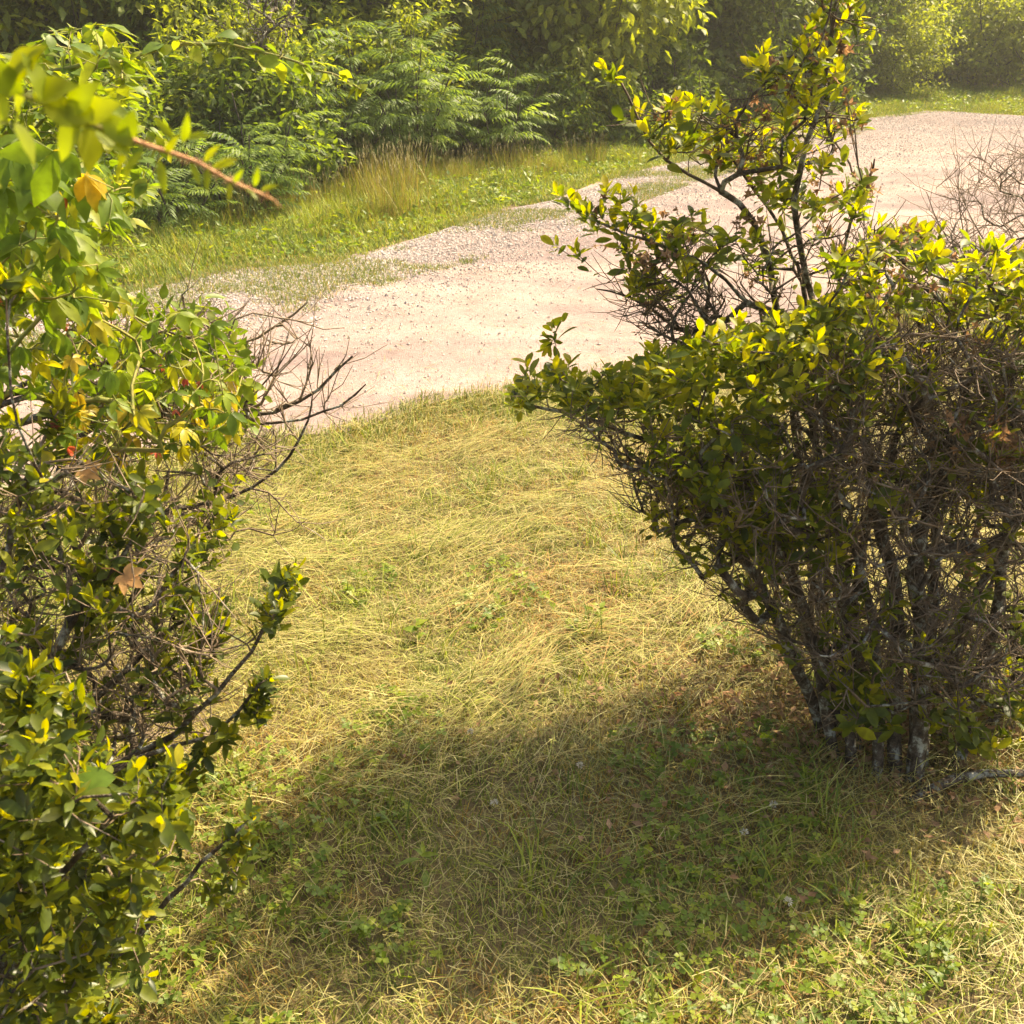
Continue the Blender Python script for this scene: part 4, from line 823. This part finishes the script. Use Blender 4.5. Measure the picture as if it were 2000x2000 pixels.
# the close arching stem with red bristly tip
rootH = np.array([-.5, .4, 0])
YH = .54
stH = [(st(rootH, (-420, 900, .47), (-330, 400, .50), (-180, 150, .53), (0, 165, YH), (100, 205, YH), (200, 245, YH), (290, 278, YH), (370, 305, YH), (430, 340, YH), (490, 365, YH), (522, 381, YH)), .0042)]
def one(px, py, size, dx, dy, mk, Y=YH, key='oval'):
    p = at(px, py, Y); q = at(px + dx, py + dy, Y - .006); return (p, q - p, size, mk, key)
specH = []
for px, py, s_, dx, dy in [(10, 170, .05, -30, 60), (25, 165, .05, 20, -70), (60, 185, .05, 60, -30), (90, 200, .05, -20, -70), (45, 180, .05, -50, -40), (110, 205, .045, 70, 10), (130, 215, .045, 40, -60), (150, 220, .045, 60, -25), (165, 235, .045, 10, 80), (180, 240, .042, 60, 40), (195, 215, .04, 50, 55), (150, 225, .045, -40, 60), (80, 190, .05, 80, 40), (20, 150, .05, 40, -60),
        (255, 290, .03, -20, 40), (270, 285, .028, -30, 30), (300, 300, .034, 10, 60), (330, 265, .03, -30, -35), (345, 270, .032, 10, -45), (350, 262, .03, 50, -15), (385, 305, .026, 30, -40), (400, 315, .026, 45, -10), (392, 312, .026, -5, 45), (410, 310, .024, 50, -20), (230, 265, .034, 30, -60), (240, 262, .03, -15, 65), (310, 290, .026, 35, -45), (360, 305, .024, 20, 50), (440, 345, .02, 25, -35), (435, 342, .02, -5, 40), (460, 352, .02, 35, 25), (480, 352, .022, 10, -45), (492, 360, .022, 45, -20)]:
    specH.append(one(px, py, s_ * .52, dx, dy, 'vine_leaf', key='oval' if px < 240 else 'lance'))
def build_H():
    base = np.array([rootH[0], rootH[1], float(gz(rootH[0], rootH[1])) - .01]); root = empty('arching_vine', base, 'close arching vine shoot with a reddish bristly tip above the creeper', 'vine'); sk = Skeleton()
    L = smooth_line(stH[0][0], .02); cut = next(i for i in range(len(L)) if L[i][2] > .8 and L[i][0] > at(215, 250, YH)[0])
    tubes([(L[:cut + 1], np.linspace(.003, .0014, cut + 1))], base, 'stem', M['greenstem'], root)
    m = len(L) - cut; tubes([(L[cut:], np.concatenate([np.linspace(.0014, .0009, m - 1), [.0003]]))], base, 'shoot_tip', M['redstem'], root)
    hairs = []
    for i in range(cut, len(L) - 1):
        for k in range(16):
            p = L[i] + (L[i + 1] - L[i]) * rng.random(); d = rng.normal(0, 1, 3); d /= np.linalg.norm(d); hairs.append(([p, p + d * .0045], [.00022, .0001]))
    tubes(hairs, base, 'bristles', M['redstem'], root, 'stuff')
    lv = Leaves(); 
    for p, d, s_, mk, key in specH: lv.add(key, mk, p, d, np.array([.1, -.85, .5]) + rng.normal(0, .35, 3), s_)
    for p in fill([(-160, 120), (0, 70), (60, 110), (80, 200), (-60, 330), (-160, 300)], 16, .5, .6): lv.add('oval', 'vine_leaf', p, rng.normal(0, 1, 3), np.array([0, -.4, .8]) + rng.normal(0, .3, 3), .021)
    lv.finish(root, base)
build_H()
# big soft leaves growing up through the glossy azalea
def sapling(label, base, leaves_, mk, seed):
    b = np.array([base[0], base[1], float(gz(base[0], base[1])) - .01]); root = empty('soft_leaved_sapling', b, label, 'sapling'); lv = Leaves(); top = np.mean([at(*q[:3]) for q in leaves_], axis=0); top[2] -= .05
    L = smooth_line([b, (b + top) / 2 + [.02, 0, 0], top], .04); tubes([(L, np.linspace(.004, .002, len(L)))], b, 'stem', M['greenstem'], root)
    for px, py, Y, dx, dy, s_ in leaves_:
        p = at(px, py, Y); d = at(px + dx, py + dy, Y - .03) - p; Lp = smooth_line([top, (top + p) / 2 + [0, 0, .02], p], .03); tubes([(Lp, np.linspace(.0014, .0009, len(Lp)))], b, 'leaf_stalk', M['greenstem'], root)
        lv.add('oval', mk, p, d, np.array([0, -.45, .85]) + rng.normal(0, .15, 3), s_)
    lv.finish(root, b)
sapling('sapling with big soft pale leaves among the glossy azalea leaves', (-.85, 1.12), [(220, 1465, .98, -120, 30, .085), (20, 1420, 1.0, 50, 10, .055), (100, 1480, 1.0, -60, 50, .075), (130, 1590, 1.0, -60, 60, .07), (90, 1450, 1.02, 30, -70, .06)], 'weed', 1)
sapling('sapling with two broad rounded leaves low by the grass', (-.72, 1.0), [(140, 1770, .98, 50, 90, .06), (130, 1850, .98, 40, -60, .065), (150, 1900, .97, 20, 30, .055)], 'creeper', 2)
# dry maple leaves caught in the twigs
for px, py, Y, s_, lab in [(160, 885, 1.5, .055, 'orange tan dry maple leaf caught on twigs under the creeper'), (235, 1085, 1.36, .062, 'larger tan dry maple leaf resting on the glossy azalea')]:
    p = at(px, py, Y); o = empty('dry_maple_leaf', p, lab, 'leaf'); Fm = frames(np.array([[.8, -.3, -.45]]), np.array([[.1, -.7, .7]]))[0]
    b = bpy.data.objects.new('blade', tmesh('maple', 'maple')); COL.objects.link(b); b.parent = o; m4 = np.eye(4); m4[:3, :3] = Fm * s_; b.matrix_basis = Matrix(m4.tolist())
    e = -Fm[:, 0] * .05; tubes([([p, p + e * .5 + [0, 0, -.004], p + e + [0, 0, -.02]], [.0011, .001, .0009])], p, 'stalk', M['redstem'], o)

# fallen leaves and broken twigs on the soil under the broad azalea
n = 2600; a_ = rng.random(n) * 6.28; rr_ = np.abs(rng.normal(0, .30, n)); x = 1.0 + rr_ * 1.6 * np.cos(a_); y = 2.02 + rr_ * .85 * np.sin(a_); tv, tf = T['diamond']
Fm = frames(rng.normal(0, 1, (n, 3)) * [1, 1, .25], rng.normal(0, .5, (n, 3)) + [0, 0, 1]); V = np.einsum('nij,kj->nki', Fm * rng.uniform(.012, .034, n)[:, None, None], tv) + np.stack([x, y, gz(x, y) + rng.uniform(.008, .04, n)], 1)[:, None]
tag(link('leaf_litter', mesh_np('leaf_litter', V.reshape(-1, 3), [(tf[0][None] + (np.arange(n) * 4)[:, None, None]).reshape(-1, 3)], [M['dead']], tone=np.repeat(rng.random(n) * .6, 4))), 'brown fallen leaves round the foot of the broad azalea', 'leaf litter', kind='stuff')

# ================================================================== SMALL THINGS IN THE LAWN
def weed(label, px, py, n_, s_, key='oval', mk='weed', group=None):
    g = gpd(px, py); b = np.array([g[0], g[1], float(gz(g[0], g[1]))]); root = empty('broadleaf_weed', b, label, 'weed', group); lv = Leaves()
    L = [b - [0, 0, .01], b + [0, 0, .03]]; tubes([(L, [.002, .0015])], b, 'stem', M['greenstem'], root)
    for i in range(n_):
        a = i * 2.4 + rng.normal(0, .3); lv.add(key, mk, b + [0, 0, .02 + .03 * rng.random()] + rng.normal(0, .012, 3) * [1, 1, 0], [math.cos(a), math.sin(a), rng.uniform(.1, .7)], UPV + rng.normal(0, .2, 3), s_ * rng.uniform(.6, 1.15))
    lv.finish(root, b)
weed('leafy weed tuft in the dark hollow of the hay', 790, 1205, 9, .04)
weed('bright yellow green weed beside the rusty grass patch', 1085, 1195, 12, .035)
weed('low lime weed patch just above the broad shadow', 1130, 1170, 9, .035)
weed('lime clover like weed in the sunlit near lawn', 690, 1790, 10, .035, 'clover')
weed('lime clover like weed by the foot of the glossy azalea', 750, 1760, 9, .035, 'clover')
weed('pale dandelion like weed in the shaded lawn', 800, 1660, 5, .05, 'lance')
for i, (px, py) in enumerate([(885, 1415), (930, 1555), (1450, 1555), (1395, 1610), (1475, 1745), (1090, 1480)]):
    g = gpd(px, py); b = np.array([g[0], g[1], float(gz(g[0], g[1]))]); root = empty('clover_flower', b, 'small white clover flower head in the shaded lawn', 'flower', 'white clover flowers in the lawn')
    tubes([([b - [0, 0, .01], b + [.003, 0, .03], b + [.004, 0, .05]], [.0009, .0008, .0007])], b, 'stalk', M['greenstem'], root)
    VV = []; q = rng.normal(0, 1, (40, 3)); q /= np.linalg.norm(q, axis=1, keepdims=True); q[:, 2] = np.abs(q[:, 2]) * 1.2 - .3
    Fm = frames(q, rng.normal(0, 1, (40, 3))); V = np.einsum('nij,kj->nki', Fm, T['slim'][0] * .008) + q[:, None] * .003 + np.array([.004, 0, .05])
    link('flower_head', mesh_np('flower_head', V.reshape(-1, 3), [(T['slim'][1][0][None] + (np.arange(40) * 4)[:, None, None]).reshape(-1, 3)], [M['petal']]), root)

# ================================================================== GLARE VEIL (thin scattering volume added to imitate a milky glare)
m, t = mat('glare_veil'); out = N(t, 'ShaderNodeOutputMaterial'); pv = N(t, 'ShaderNodeVolumePrincipled')
pv.inputs['Color'].default_value = (1, .97, .88, 1); pv.inputs['Density'].default_value = .0022; pv.inputs['Anisotropy'].default_value = .35
t.links.new(pv.outputs[0], out.inputs['Volume'])
x0, x1, y0, y1, z0, z1 = -420, 420, -220, 520, -1.2, 12.0
V = [(x, y, z) for x in (x0, x1) for y in (y0, y1) for z in (z0, z1)]
hz = link('veil', mesh_np('veil', V, [[(0, 1, 3, 2), (4, 6, 7, 5), (0, 4, 5, 1), (2, 3, 7, 6), (0, 2, 6, 4), (1, 5, 7, 3)]], [m], smooth=False)); tag(hz, 'faint warm haze volume added to imitate glare over the view', 'veil', kind='stuff')
